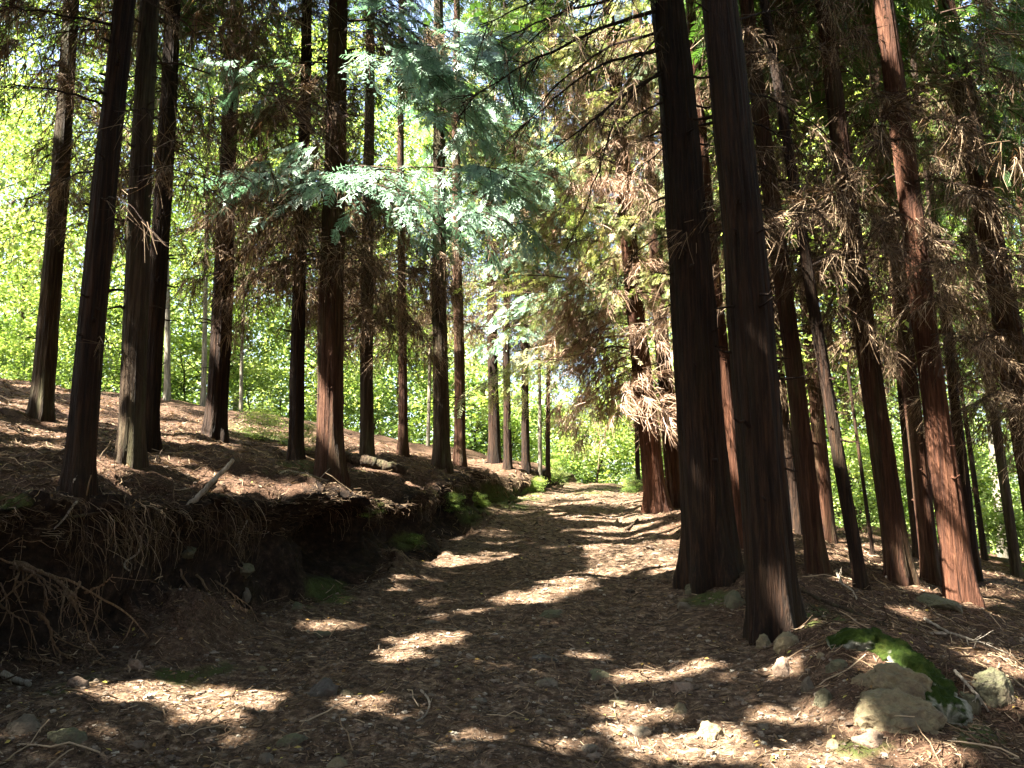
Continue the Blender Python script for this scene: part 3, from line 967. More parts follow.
# key, foot px, foot py, px at y=0, width px, bark, fine, dead(z0,z1,n), live(z0,n), reach, label
TREES = [
    # left of the track
    ('second dark trunk from the left edge, leaning over the root bank', 78, 489, 123, 27, 2, True, (3.2, 5.5, 6), (6.6, 120), 3.2),
    ('outer trunk at the left, sunlit bark, standing high on the slope', 41, 417, 71, 21, 1, True, (2.5, 5.5, 26), (4.0, 70), 2.2),
    ('olive barked trunk lit along one side, front of the touching pair', 130, 463, 152, 25, 1, True, (2.6, 5, 12), (6.0, 110), 2.8),
    ('dark trunk half hidden behind the sunlit olive trunk of the pair', 147, 448, 173, 20, 2, True, (2.5, 6, 26), (5.2, 60), 2.1),
    ('straight dark trunk alone between the touching pair and the middle group', 215, 438, 238, 21, 2, True, (2.4, 6.5, 36), (4.6, 70), 2.3),
    ('slim trunk close against the left side of the thick middle trunk', 296, 460, 305, 15, 2, True, (2.5, 6, 30), (4.6, 70), 2.2),
    ('thick reddish trunk with flared foot, largest left of the track', 330, 481, 336, 27, 0, True, (2.6, 4.8, 30), (4.6, 60), 2.0),
    ('mossy grey trunk just right of the largest one left of the track', 367, 461, 369, 14, 1, True, (2.2, 5.5, 36), (4.2, 70), 2.2),
    ('thin russet trunk behind the end of the fallen log', 403, 454, 401, 10, 0, False, (2.2, 6, 40), (4.4, 70), 2.3),
    ('tall trunk with pale flanks on the bank, left one of a close pair', 442, 468, 437, 17, 1, True, (3.4, 6, 26), (5.0, 65), 2.2),
    ('russet trunk on the bank, right one of a close pair', 460, 465, 456, 12, 0, False, (3.2, 6, 26), (5.0, 60), 2.0),
    ('dark trunk on the bank top, first past the close russet pair', 494, 462, 490, 12, 2, False, (3.0, 7, 30), (5.6, 65), 2.2),
    ('slender dark trunk on the bank, second past the close russet pair', 508, 469, 505, 8, 2, False, (3.0, 7, 20), (5.6, 50), 1.9),
    ('slender trunk on the bank, third past the close russet pair', 526, 470, 524, 8, 2, False, (3.0, 7, 24), (4.8, 60), 2.0),
    ('very thin dark trunk at the far end of the bank beside the track', 548, 478, 547, 5, 2, False, (3.2, 7, 18), (4.4, 60), 2.0),
    # right of the track
    ('rough dark trunk nearest to the camera, stones round its foot', 776, 634, 718, 48, 2, True, (6, 8, 3), (9.5, 50), 2.2),
    ('thickest trunk, ribbed dark bark and broad foot beside the track', 714, 580, 666, 50, 2, True, (7.5, 9, 2), (9.5, 55), 2.4),
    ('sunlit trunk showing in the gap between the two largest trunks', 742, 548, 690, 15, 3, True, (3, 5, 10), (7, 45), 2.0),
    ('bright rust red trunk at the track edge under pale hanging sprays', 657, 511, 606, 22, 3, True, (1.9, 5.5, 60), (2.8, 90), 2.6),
    ('shaded rust trunk directly behind the bright rust red one', 676, 505, 636, 17, 0, True, (2.0, 5, 40), (3.4, 80), 2.2),
    ('narrow brown trunk squeezed behind the shaded rust trunk', 690, 502, 668, 10, 0, False, (2.2, 6, 30), (4.0, 60), 2.2),
    ('leaning orange brown trunk next to the nearest dark trunk', 817, 570, 748, 20, 0, True, (2.5, 6.5, 22), (5.6, 60), 2.1),
    ('thin blackish trunk leaning between two orange brown trunks', 862, 590, 762, 13, 2, True, (2.5, 6, 16), (5.5, 40), 1.6),
    ('leaning brown trunk in front of the paired thin trunks on the right', 900, 578, 822, 24, 0, True, (2.4, 6.5, 34), (5.2, 70), 2.2),
    ('narrow dark trunk seen just left of the big red double trunk', 919, 558, 858, 10, 2, False, (2.4, 7, 26), (5.2, 60), 2.0),
    ('left, shaded half of the big red double trunk', 932, 582, 868, 18, 0, True, (2.4, 6.0, 30), (5.0, 60), 2.1),
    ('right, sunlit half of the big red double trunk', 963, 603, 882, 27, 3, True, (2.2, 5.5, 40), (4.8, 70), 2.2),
    ('thin dark trunk pressed against the back of the big red double trunk', 976, 580, 905, 12, 2, False, (2.4, 6.0, 26), (4.8, 60), 2.0),
    ('thin trunk rising from the leafy thicket at the right edge', 1017, 577, 942, 10, 1, False, (2.8, 6.0, 20), (5.0, 50), 2.0),
    ('thick leaning trunk cut by the right edge of the picture', 1062, 622, 944, 31, 0, True, (2.2, 5.5, 40), (4.6, 70), 2.2),
    ('reddish trunk high at the right edge beyond the thick leaning one', 1085, 580, 985, 17, 0, True, (2.2, 6.0, 40), (4.6, 70), 2.2),
    ('short looking dark trunk behind the leaning orange brown trunk', 797, 531, 745, 10, 2, False, (2.0, 7, 44), (4.2, 70), 2.2),
    ('flared brown trunk in the shade behind the thin blackish trunk', 829, 541, 775, 15, 0, False, (2.0, 7, 50), (4.2, 80), 2.3),
    ('thin dark stem standing left of the bright rust red trunk', 638, 487, 625, 5, 2, False, (2.4, 7, 20), (3.6, 70), 2.2),
]
trees = {}
for i, (lab, bx, by, tx, w, bm, fine, dd, lv, reach) in enumerate(TREES):
    tr = px_trunk(bx, by, tx, w, random.uniform(15, 18), 50 + i)
    kw = {}
    dm, lm, bias, n_live = None, None, None, lv[1]
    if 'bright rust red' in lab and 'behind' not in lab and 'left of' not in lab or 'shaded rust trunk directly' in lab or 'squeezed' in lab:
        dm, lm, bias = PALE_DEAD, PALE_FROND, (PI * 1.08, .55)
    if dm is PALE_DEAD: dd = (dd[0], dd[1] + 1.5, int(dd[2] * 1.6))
    if i in (13, 14, 33): lm = PALE_FROND
    if 'largest left' in lab:
        n_live = 34
    far = tr.base[1] > 17
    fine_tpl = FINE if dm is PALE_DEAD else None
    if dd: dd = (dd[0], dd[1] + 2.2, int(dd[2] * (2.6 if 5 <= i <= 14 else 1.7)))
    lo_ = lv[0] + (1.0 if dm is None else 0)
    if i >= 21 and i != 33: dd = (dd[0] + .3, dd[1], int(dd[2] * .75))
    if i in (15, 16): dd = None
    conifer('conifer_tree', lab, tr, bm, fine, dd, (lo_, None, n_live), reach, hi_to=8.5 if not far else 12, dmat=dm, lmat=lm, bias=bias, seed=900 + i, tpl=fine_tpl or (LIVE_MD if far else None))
    trees[lab] = tr
    print('tree', i, np.round(tr.base, 2), 'r', round(tr.r0, 3))

# unseen trees added just outside the picture so their crowns shade the floor
off = [(-6.0, 5.2), (-7.2, 2.0), (-9.5, 6.5), (-5.4, -1.6), (-8.8, -1.2), (-11.5, 3.2), (-12.5, 9.0), (-3.4, -4.4), (-6.8, -5.2), (-12.0, -2.6), (-10.2, -6.2), (-0.6, -6.6), (-4.2, -8.4),
       (-14.5, 6.0), (-15.5, 12.5), (-14, 1), (-16, -3), (7.4, 1.6), (10.2, 5.0), (8.0, -3.4), (4.6, -4.6), (2.0, -3.6), (13.4, 8.2), (11.8, -0.6), (-1.8, -3.0), (5.6, -9), (-4.4, 1.0), (-3.1, -1.6), (15.5, 3.2)]
for i, (x, y) in enumerate(off):
    best = None
    zz_ = np.arange(.5, 16, .15)
    for j in range(40):       # stand where the trunk's own shadow misses the sun patches
        xx_, yy_ = (x, y) if j == 0 else (x + random.uniform(-.9, .9), y + random.uniform(-.9, .9))
        g0 = gz(xx_, yy_)
        c = sum(in_shaft(np.stack([xx_ + o_ + 0 * zz_, yy_ - 2 * o_ + 0 * zz_, g0 + zz_], -1), SH_GROUND).sum() for o_ in (-.1, 0, .1))
        if best is None or c < best[0]: best = (c, xx_, yy_, g0)
    b = best[1:]
    tr = Trunk(b, (0, 0, 1), random.uniform(15, 18), random.uniform(.13, .2), 300 + i)
    conifer('conifer_tree', 'tall unseen conifer added outside the picture to shade the track', tr, i % 3, False, (3.5, 6, 5), (5.0, None, 62), 2.7, hi_to=0, seed=1500 + i,
            tpl=LIVE_LO, group='conifers outside the picture')


# ------------------------------------------------------------------ named boughs on the two leading trees
def child_named(label, part=None):
    for o in COL.objects:
        if o.get('label') == label: return o


def spline(P, n):
    P = np.asarray(P, float)
    L = np.concatenate([[0], np.cumsum(np.linalg.norm(np.diff(P, axis=0), axis=1))])
    t = np.linspace(0, L[-1], n)
    C = np.stack([np.interp(t, L, P[:, i]) for i in range(3)], -1)
    for _ in range(3):
        C[1:-1] = (C[:-2] + 2 * C[1:-1] + C[2:]) / 4
    return C


def bough(root, pxs, rad, side_n, side_l, seed, mat=None, parent_loc=None, leafm=None):
    """bare hanging branch through points (px, py, depth)"""
    rg = np.random.default_rng(seed)
    P = spline([pt(*p) for p in pxs], 18)
    P += rg.normal(0, .006, P.shape)
    t = np.linspace(0, 1, 18)
    g = Geo()
    v, q = tubes(P[None], (rad * (1 - .82 * t))[None], 6)
    g.add(v, q, 0)
    Lb = np.linalg.norm(P[-1] - P[0])
    f = np.sort(rg.uniform(.12, 1, side_n))
    o = np.stack([np.interp(f, t, P[:, c]) for c in range(3)], -1)
    ax = unit(P[-1] - P[0])
    d = unit(ax * .75 + rg.normal(0, .45, (side_n, 3)) + np.array([0, 0, -.45]))
    k = np.linspace(0, 1, 6)
    sl = side_l * rg.uniform(.4, 1.2, side_n) * (1.1 - .5 * f)
    Q = o[:, None] + d[:, None] * sl[:, None, None] * k[None, :, None]
    Q[:, :, 2] -= (rg.uniform(.1, .7, side_n) * sl)[:, None] * k[None] ** 2
    Q += rg.normal(0, .008, Q.shape)
    v, q = tubes(Q, (rad * .32 * (1 - .8 * k))[None].repeat(side_n, 0), 3)
    g.add(v, q, 0)
    n3 = side_n * 5
    ii = rg.integers(0, side_n, n3)
    p0 = Q[ii, rg.integers(1, 6, n3)]
    d3 = unit(d[ii] + rg.normal(0, .6, (n3, 3)) + np.array([0, 0, -.6]))
    k4 = np.linspace(0, 1, 4)
    P3 = p0[:, None] + d3[:, None] * (rg.uniform(.08, .32, n3))[:, None, None] * k4[None, :, None]
    v, q = tubes(P3, (0.0028 * (1 - .6 * k4))[None].repeat(n3, 0), 3)
    g.add(v, q, 1, np.repeat(rg.random(n3), 9))
    V, Q2, M, Rn = g.arrays()
    return link('branch', make_mesh('branch', V - np.array(root.location), Q2, [mat or BARK[2], DEAD], M, Rn), root)


thick = child_named('thickest trunk, ribbed dark bark and broad foot beside the track')
ty = trees[thick['label']].base[1]
for i, (pxs, rad, n, l) in enumerate([
        ([(668, 6, ty), (600, 28, ty - .3), (555, 50, ty - .5), (505, 74, ty - .7), (462, 104, ty - .8)], .024, 26, .6),
        ([(668, 50, ty), (620, 57, ty - .2), (588, 70, ty - .3), (556, 98, ty - .4), (520, 128, ty - .5)], .018, 22, .5),
        ([(668, 70, ty), (626, 92, ty - .5), (596, 118, ty - .8), (560, 145, ty - 1), (532, 166, ty - 1.1)], .02, 22, .5),
        ([(668, 68, ty), (636, 88, ty - .2), (616, 120, ty - .5), (600, 160, ty - .6), (588, 205, ty - .7), (560, 260, ty - .7)], .014, 18, .4),
        ([(668, -20, ty), (610, 0, ty - .6), (560, 12, ty - .9), (500, 40, ty - 1.2)], .022, 26, .6),
        ([(668, 30, ty), (610, 44, ty + .5), (560, 80, ty + .8), (530, 118, ty + 1), (505, 150, ty + 1)], .018, 24, .6),
        ([(668, 100, ty), (640, 112, ty - .4), (615, 135, ty - .6), (590, 160, ty - .7), (566, 172, ty - .8)], .013, 16, .4),
        ([(668, -60, ty), (620, -40, ty - .6), (560, -15, ty - 1), (520, 10, ty - 1.2), (480, 25, ty - 1.3)], .022, 26, .6),
        ([(672, 140, ty), (650, 160, ty - .2), (630, 175, ty - .3), (606, 182, ty - .35)], .010, 10, .3),
        ([(668, 20, ty), (640, 60, ty - .6), (622, 88, ty - .9), (600, 132, ty - 1.1)], .013, 14, .4),
        ([(668, -30, ty), (590, -10, ty + .6), (530, 40, ty + 1), (490, 80, ty + 1.2)], .018, 24, .6),
        ([(676, 235, ty), (650, 240, ty - .3), (628, 262, ty - .4), (610, 300, ty - .45)], .009, 12, .3)]):
    bough(thick, pxs, rad, n, l, 40 + i)
near = child_named('rough dark trunk nearest to the camera, stones round its foot')
ny = trees[near['label']].base[1]
for i, (pxs, rad, n, l) in enumerate([
        ([(735, 92, ny), (770, 96, ny + .3), (812, 122, ny + .5), (852, 158, ny + .6), (892, 208, ny + .7)], .010, 12, .25),
        ([(738, 50, ny), (768, 55, ny + .2), (800, 46, ny + .3), (830, 50, ny + .3)], .008, 10, .25),
        ([(740, 118, ny), (772, 130, ny - .1), (800, 150, ny - .2), (818, 180, ny - .2)], .009, 10, .25),
        ([(742, 160, ny), (762, 168, ny - .1), (786, 182, ny - .1)], .007, 6, .2),
        ([(745, 200, ny), (770, 206, ny + .2), (792, 222, ny + .2)], .007, 8, .2),
        ([(736, 20, ny), (770, 10, ny + .3), (812, 14, ny + .5)], .009, 12, .3)]):
    bough(near, pxs, rad, n, l, 140 + i)
left2 = child_named('second dark trunk from the left edge, leaning over the root bank')
ly = trees[left2['label']].base[1]
for i, (pxs, rad, n, l) in enumerate([
        ([(110, 108, ly), (85, 98, ly - .1), (50, 88, ly - .3), (10, 84, ly - .4), (-20, 90, ly - .5)], .011, 16, .35),
        ([(108, 112, ly), (130, 110, ly - .3), (165, 108, ly - .5), (200, 107, ly - .6)], .008, 8, .25),
        ([(116, 26, ly), (80, 18, ly - .2), (40, 12, ly - .3), (0, 6, ly - .3)], .012, 14, .35),
        ([(100, 170, ly), (70, 175, ly + .4), (40, 195, ly + .6), (0, 206, ly + .8)], .009, 12, .35),
        ([(98, 200, ly), (114, 196, ly - .3), (132, 205, ly - .4), (150, 232, ly - .5)], .006, 6, .2),
        ([(96, 330, ly), (112, 345, ly - .2), (126, 352, ly - .3), (142, 350, ly - .3)], .005, 4, .15)]):
    bough(left2, pxs, rad, n, l, 160 + i)

# blue-green sprays reaching from the thick reddish trunk
mid = child_named('thick reddish trunk with flared foot, largest left of the track')
mt = trees[mid['label']]
SPRAY = [branch_template(1.9, True, frond_template(9, .07), 26, .20, .20 + .06 * i, 700 + i, .012, .55) for i in range(3)]
rs = np.random.default_rng(77)
for i, (py, yaw, s) in enumerate([(168, -30, 1.2), (190, -62, 1.0), (180, -8, 1.15), (60, -25, 1.2), (182, -125, .75), (188, -12, 1.0), (165, -150, .55), (205, -25, .9), (120, -40, 1.0), (52, -28, 1.15), (35, -55, 1.0), (62, -150, .75), (90, -20, 1.0), (20, -15, 1.2), (150, -75, .7)]):
    z = (pt(334, py, mt.base[1])[2] - mt.base[2])
    p0 = mt.at(np.array(z))
    V, Q, M, Rn = place(SPRAY[i % 3], p0, math.radians(yaw), -.16, rs.normal(0, .1), s * 1.3)
    kq = ~in_shaft(V[Q].mean(axis=1), SH_GROUND) | ((i < 5) & (rs.random(len(Q)) < .4))
    Q, M, Rn = Q[kq], M[kq], Rn[kq]
    link('bough', make_mesh('bough', V - mt.base, Q, [TWIG, TEAL_FROND], M, Rn), mid)
for nm, lst in (('russet trunk on the bank, right one of a close pair', [(150, -70, 1.0), (205, -60, .9), (225, -110, .9), (180, -30, .9), (130, -100, 1.0)]),
                ('dark trunk on the bank top, first past the close russet pair', [(215, -60, 1.2), (235, -90, 1.0), (180, -40, 1.2), (270, -60, .9)]),
                ('slender trunk on the bank, third past the close russet pair', [(320, -80, 1.2), (290, -40, 1.2), (340, -100, .9)])):
    ro, tt = child_named(nm), trees[nm]
    for i, (py, yaw, s) in enumerate(lst):
        z = (pt(500, py, tt.base[1])[2] - tt.base[2])
        V, Q, M, Rn = place(SPRAY[i % 3], tt.at(np.array(z)), math.radians(yaw), 0.02, rs.normal(0, .2), s * 1.5)
        kq = ~in_shaft(V[Q].mean(axis=1), SH_GROUND)
        Q, M, Rn = Q[kq], M[kq], Rn[kq]
        link('bough', make_mesh('bough', V - tt.base, Q, [TWIG, TEAL_FROND], M, Rn), ro)


# ------------------------------------------------------------------ broadleaf trees and bushes beyond the crest
def broadleaf_template(h, cr, z0, n_clump, n_leaf, leaf, seed):
    rg = np.random.default_rng(seed)
    g = Geo()
    K = 10
    t = np.linspace(0, 1, K)
    P = np.stack([.25 * np.cumsum(rg.normal(0, .2, K)), .25 * np.cumsum(rg.normal(0, .2, K)), h * .9 * t - .2], -1)
    P[0, :2] = 0
    v, q = tubes(P[None], (h * .011 * (1 - .85 * t) + .01)[None], 7)
    g.add(v, q, 0)
    # clump centres through an uneven crown
    ph = rg.uniform(0, 2 * PI, n_clump)
    zf = rg.random(n_clump)
    prf = np.sqrt(np.clip(1 - (2 * zf - .85) ** 2 / 1.4, .05, 1))
    r = cr * prf * np.sqrt(rg.uniform(.12, 1, n_clump)) * rg.uniform(.7, 1.2, n_clump)
    C = np.stack([r * np.cos(ph), r * np.sin(ph), z0 + (h - z0) * zf], -1)
    k = np.linspace(0, 1, 5)
    zb = np.clip(C[:, 2] - r * .6, z0 * .6, h * .88)
    B = np.stack([np.interp(zb, P[:, 2], P[:, 0]), np.interp(zb, P[:, 2], P[:, 1]), zb], -1)
    L = B[:, None] * (1 - k)[None, :, None] + C[:, None] * k[None, :, None]
    L[:, 1:-1] += rg.normal(0, .08, (n_clump, 3, 3))
    v, q = tubes(L, ((.012 + .004 * h) * .5 * (1 - .85 * k))[None].repeat(n_clump, 0), 4)
    g.add(v, q, 0)
    sz = cr * rg.uniform(.16, .34, n_clump)
    tone = rg.random(n_clump)
    ii = rg.integers(0, n_clump, n_leaf)
    pos = C[ii] + rg.normal(0, 1, (n_leaf, 3)) * sz[ii][:, None] * np.array([1, 1, .45])
    dr = unit(rg.normal(0, 1, (n_leaf, 3)) * np.array([1, 1, .4]) + np.array([0, 0, -.25]))
    up = unit(rg.normal(0, .5, (n_leaf, 3)) + np.array([0, 0, 1]))
    F = np.array([[(0, 0, 0), (.45, -.32, .03), (1, 0, -.08), (.45, .32, .03)]], float)
    Pq = orient(F, pos, dr, up, leaf * rg.uniform(.6, 1.4, n_leaf))
    v, q = quads_from(Pq)
    g2 = Geo()
    g2.add(v, q, 0, np.clip(.72 * tone[ii] + .28 * rg.random(n_leaf), 0, 1))
    return g.arrays(), g2.arrays()


LM = [(-20, 'left edge'), (35, 'outer trunk at the left'), (88, 'second trunk from the left'), (143, 'touching pair of trunks'), (225, 'lone straight trunk'), (332, 'thick reddish trunk'),
      (368, 'mossy grey trunk'), (403, 'thin russet trunk'), (446, 'close russet pair'), (493, 'bank top dark trunk'), (548, 'very thin dark trunk'), (650, 'rust red trunk'),
      (700, 'thickest trunk'), (755, 'nearest dark trunk'), (803, 'leaning orange brown trunk'), (885, 'leaning brown trunk'), (940, 'big red double trunk'), (1000, 'right edge thin trunk')]
used_labels = set()


def where_label(what, x, y, z):
    px, _ = project(np.array([[x, y, z]]))
    px = float(px[0])
    c = sorted(LM, key=lambda a: abs(a[0] - px))
    for a in c:
        for form in ('%s, seen just %s of the %s' % (what, 'left' if px < a[0] else 'right', a[1]),
                     '%s, farther back, %s of the %s' % (what, 'left' if px < a[0] else 'right', a[1])):
            if form not in used_labels:
                used_labels.add(form)
                return form
    return what


BL = []
for i in range(5):
    (wv, lvv) = broadleaf_template(15, 3.6, [1.5, 3, 2, 4, 1][i], 70, 11500, .17, 20 + i)
    BL.append((make_mesh('trunk', wv[0], wv[1], BARK[4] if i % 2 else BARK[1], smooth=True), make_mesh('crown', lvv[0], lvv[1], LEAF, rnd=lvv[3])))
BU = []
for i in range(4):
    (wv, lvv) = broadleaf_template(2.6, 1.3, .2, 30, 5000, .10, 60 + i)
    BU.append((make_mesh('stem', wv[0], wv[1], BARK[1], smooth=True), make_mesh('foliage', lvv[0], lvv[1], LEAF, rnd=lvv[3])))


def broad(name, cat, what, meshes, parts, x, y, s, rot, group, sz=1.0):
    e = bpy.data.objects.new(name, None)
    COL.objects.link(e)
    z = gz(x, y, 60)
    e.location = (x, y, z)
    e.rotation_euler = (0, 0, rot)
    e.scale = (s, s, s * sz)
    tag(e, where_label(what, x, y, z + 2), cat, group)
    for m, p in zip(meshes, parts):
        link(p, m, e)
    return e


rb = random.Random(11)
spots = []
# rows of trees beyond the brow of the hill
for (y, xs) in ((31, [-21, -15.5, -10.5, -6, 6.5, 11, 16.5, 22]), (40, [-29, -23, -17, -12, -7, -2.2, 9.5, 15, 21, 28]), (52, [-38, -30, -22, -15, -8, -1, 7, 14, 22, 30, 38]),
                (20, [-18.5, 15.5]), (25, [-19, 18.5, 13.5])):
    for x in xs:
        spots.append((x + rb.uniform(-1.2, 1.2), y + rb.uniform(-2, 2)))
for i, (x, y) in enumerate(spots):
    s = rb.uniform(.85, 1.25) * (1.15 if y > 36 else 1.0)
    broad('broadleaf_tree', 'broadleaf tree', 'tall tree with bright leaves' if s > 1.1 else 'bright leafy tree', BL[i % 5], ('trunk', 'crown'), x, y, s, rb.uniform(0, 6.28), 'broadleaf trees beyond the brow', rb.uniform(.95, 1.25))
bsp = []
for (y, xs) in ((29.5, [-17, -14, -11.5, -8.8, -6.2, -3.8, -1.6, .4, 2.2, 5.6, 7.6, 9.8, 12, 14.5, 17, 19.5]), (35, [-19, -13, -9, -5, -1.5, 1.2, 3.4, 6, 9, 13])):
    for x in xs:
        bsp.append((x + rb.uniform(-.6, .6), y + rb.uniform(-1.5, 1.5)))
bsp += [(11.2, 16.5), (12.4, 18.5), (10.4, 20.5), (8.2, 21.5), (13.5, 21), (6.4, 23), (14.2, 17.2), (-13.6, 21), (-11.2, 23.5), (4.6, 25), (-16.4, 18.6)]
for i, (x, y) in enumerate(bsp):
    s = rb.uniform(.8, 1.5) * (1.0 if y > 25 else .8)
    broad('bush', 'bush', 'bushy green shrub', BU[i % 4], ('stem', 'foliage'), x, y, s, rb.uniform(0, 6.28), 'shrubs along the brow', rb.uniform(.8, 1.2))

for i, (px, py, sc_, what) in enumerate([(478, 508, .13, 'at the top of the bank halfway along'), (452, 512, .13, 'on a ledge of the bank near the russet pair'),
                                      (413, 545, .07, 'at the broken end of the bank beside the first sun patch'), (536, 492, .16, 'at the far end of the bank'), (553, 484, .3, 'beside the track where the bank ends'), (368, 518, .09, 'under the lit edge of the bank'),
                                      (300, 452, .22, 'behind the slim trunk'), (262, 441, .25, 'on the slope right of the lone straight trunk'), (632, 493, .2, 'at the foot of the thin dark stem')]):
    l_, n_ = hit(px, py)
    if l_ is None: continue
    e = bpy.data.objects.new('small_plant', None)
    COL.objects.link(e)
    e.location = l_
    e.scale = (sc_, sc_, sc_ * .8)
    e.rotation_euler = (0, 0, i)
    tag(e, 'small green plant growing ' + what, 'plant', 'small plants along the bank')
    link('stem', BU[i % 4][0], e)
    link('foliage', BU[i % 4][1], e)

# slim pale saplings between the conifers and the brow
for i, (bx, by, tx, w, lab) in enumerate([(167, 386, 166, 7, 'slim grey sapling right of the touching pair of trunks'), (241, 402, 248, 4, 'spindly pale sapling right of the lone straight trunk'),
                                          (203, 380, 212, 6, 'pale sapling behind and left of the lone straight trunk'), (428, 446, 436, 4, 'thin pale sapling just left of the close russet pair'),
                                          (540, 472, 536, 4, 'pale thin sapling left of the very thin dark trunk'), (985, 560, 905, 6, 'thin dark sapling in the thicket behind the big red double trunk'),
                                          (885, 548, 840, 4, 'thin dark sapling behind the leaning brown trunk'), (873, 555, 800, 4, 'slender sapling between thin blackish and leaning brown trunks')]):
    tr = px_trunk(bx, by, tx, w, 9, 600 + i)
    e = bpy.data.objects.new('sapling', None)
    COL.objects.link(e)
    e.location = tr.base
    tag(e, lab, 'sapling', 'slim saplings')
    link('trunk', trunk_mesh(tr, BARK[4 if i < 5 else 2], False, .2, .02), e)
    (wv, lvv) = broadleaf_template(7.5, 1.6, 2.8, 22, 2600, .10, 650 + i)
    off_ = np.array(tr.at(np.array(1.0)) - tr.base) * [1, 1, 0]
    V = lvv[0] + off_ + lvv[0][:, 2:3] * tr.d[None] * [1, 1, 0]
    link('crown', make_mesh('crown', V, lvv[1], LEAF, rnd=lvv[3]), e)

# far wood
g = Geo()
rf = np.random.default_rng(5)
n = 90000
ang = rf.uniform(-62, 62, n) * PI / 180
rr = rf.uniform(68, 84, n)
hh = (17 + 5 * fbm(ang * 14, 0, 0, 3, 8)) * rf.random(n) ** .8
x, y = rr * np.sin(ang), rr * np.cos(ang)
_, zz, *_ = terrain(x, y, False)
F = np.array([[(0, 0, 0), (.45, -.32, .03), (1, 0, -.08), (.45, .32, .03)]], float)
cl = fbm(x * .35, y * .35, hh * .35, 3, 77)
keep = cl > -.35
Pq = orient(F, np.stack([x, y, zz + hh], -1)[keep], unit(rf.normal(0, 1, (keep.sum(), 3))), unit(rf.normal(0, .6, (keep.sum(), 3)) + [0, 0, 1]), .5 * rf.uniform(.6, 1.4, keep.sum()))
v, q = quads_from(Pq)
tag(link('woods', make_mesh('woods', v, q, LEAF, rnd=np.clip(.5 + .5 * cl[keep] + rf.normal(0, .15, keep.sum()), 0, 1))), 'sunlit leafy wood closing the view far beyond the brow', 'woods', kind='stuff')


# ------------------------------------------------------------------ stones
def cube_sphere(n):
    L = np.linspace(-1, 1, n)
    V, Q, c = [], [], 0
    for ax in range(3):
        for sg in (-1, 1):
            a, b = np.meshgrid(L, L, indexing='ij')
            P = np.zeros((n, n, 3))
            P[..., ax] = sg
            P[..., (ax + 1) % 3] = a if sg > 0 else -a
            P[..., (ax + 2) % 3] = b
            V.append(P.reshape(-1, 3))
            idx = np.arange(n * n).reshape(n, n) + c
            Q.append(np.stack([idx[:-1, :-1], idx[1:, :-1], idx[1:, 1:], idx[:-1, 1:]], -1).reshape(-1, 4))
            c += n * n
    V, Q = np.concatenate(V), np.concatenate(Q)
    key = np.round(V, 5)
    uq, inv = np.unique(key, axis=0, return_inverse=True)
    inv = inv.ravel()
    return unit(uq), inv[Q]


CS = {n: cube_sphere(n) for n in (4, 18, 44)}


def rock_mesh(w, d, h, seed, n=18, angular=.5, mat=None):
    rg = np.random.default_rng(seed)
    V, Q = CS[n]
    V = V.copy()
    for k in range(int(7 + 9 * angular)):
        nrm = unit(rg.normal(0, 1, 3))
        off_ = rg.uniform(.62, .92)
        s = V @ nrm
        V = V - np.clip(s - off_, 0, None)[:, None] * nrm * .92
    V = V * (1 + .16 * fbm(V[:, 0] * 1.3 + seed, V[:, 1] * 1.3, V[:, 2] * 1.3, 3, seed)[:, None] + .075 * fbm(V[:, 0] * 4, V[:, 1] * 4, V[:, 2] * 4, 5, seed + 1, .6)[:, None])
    return make_mesh('stone', V * [w / 2, d / 2, h / 2], Q, mat, smooth=True)


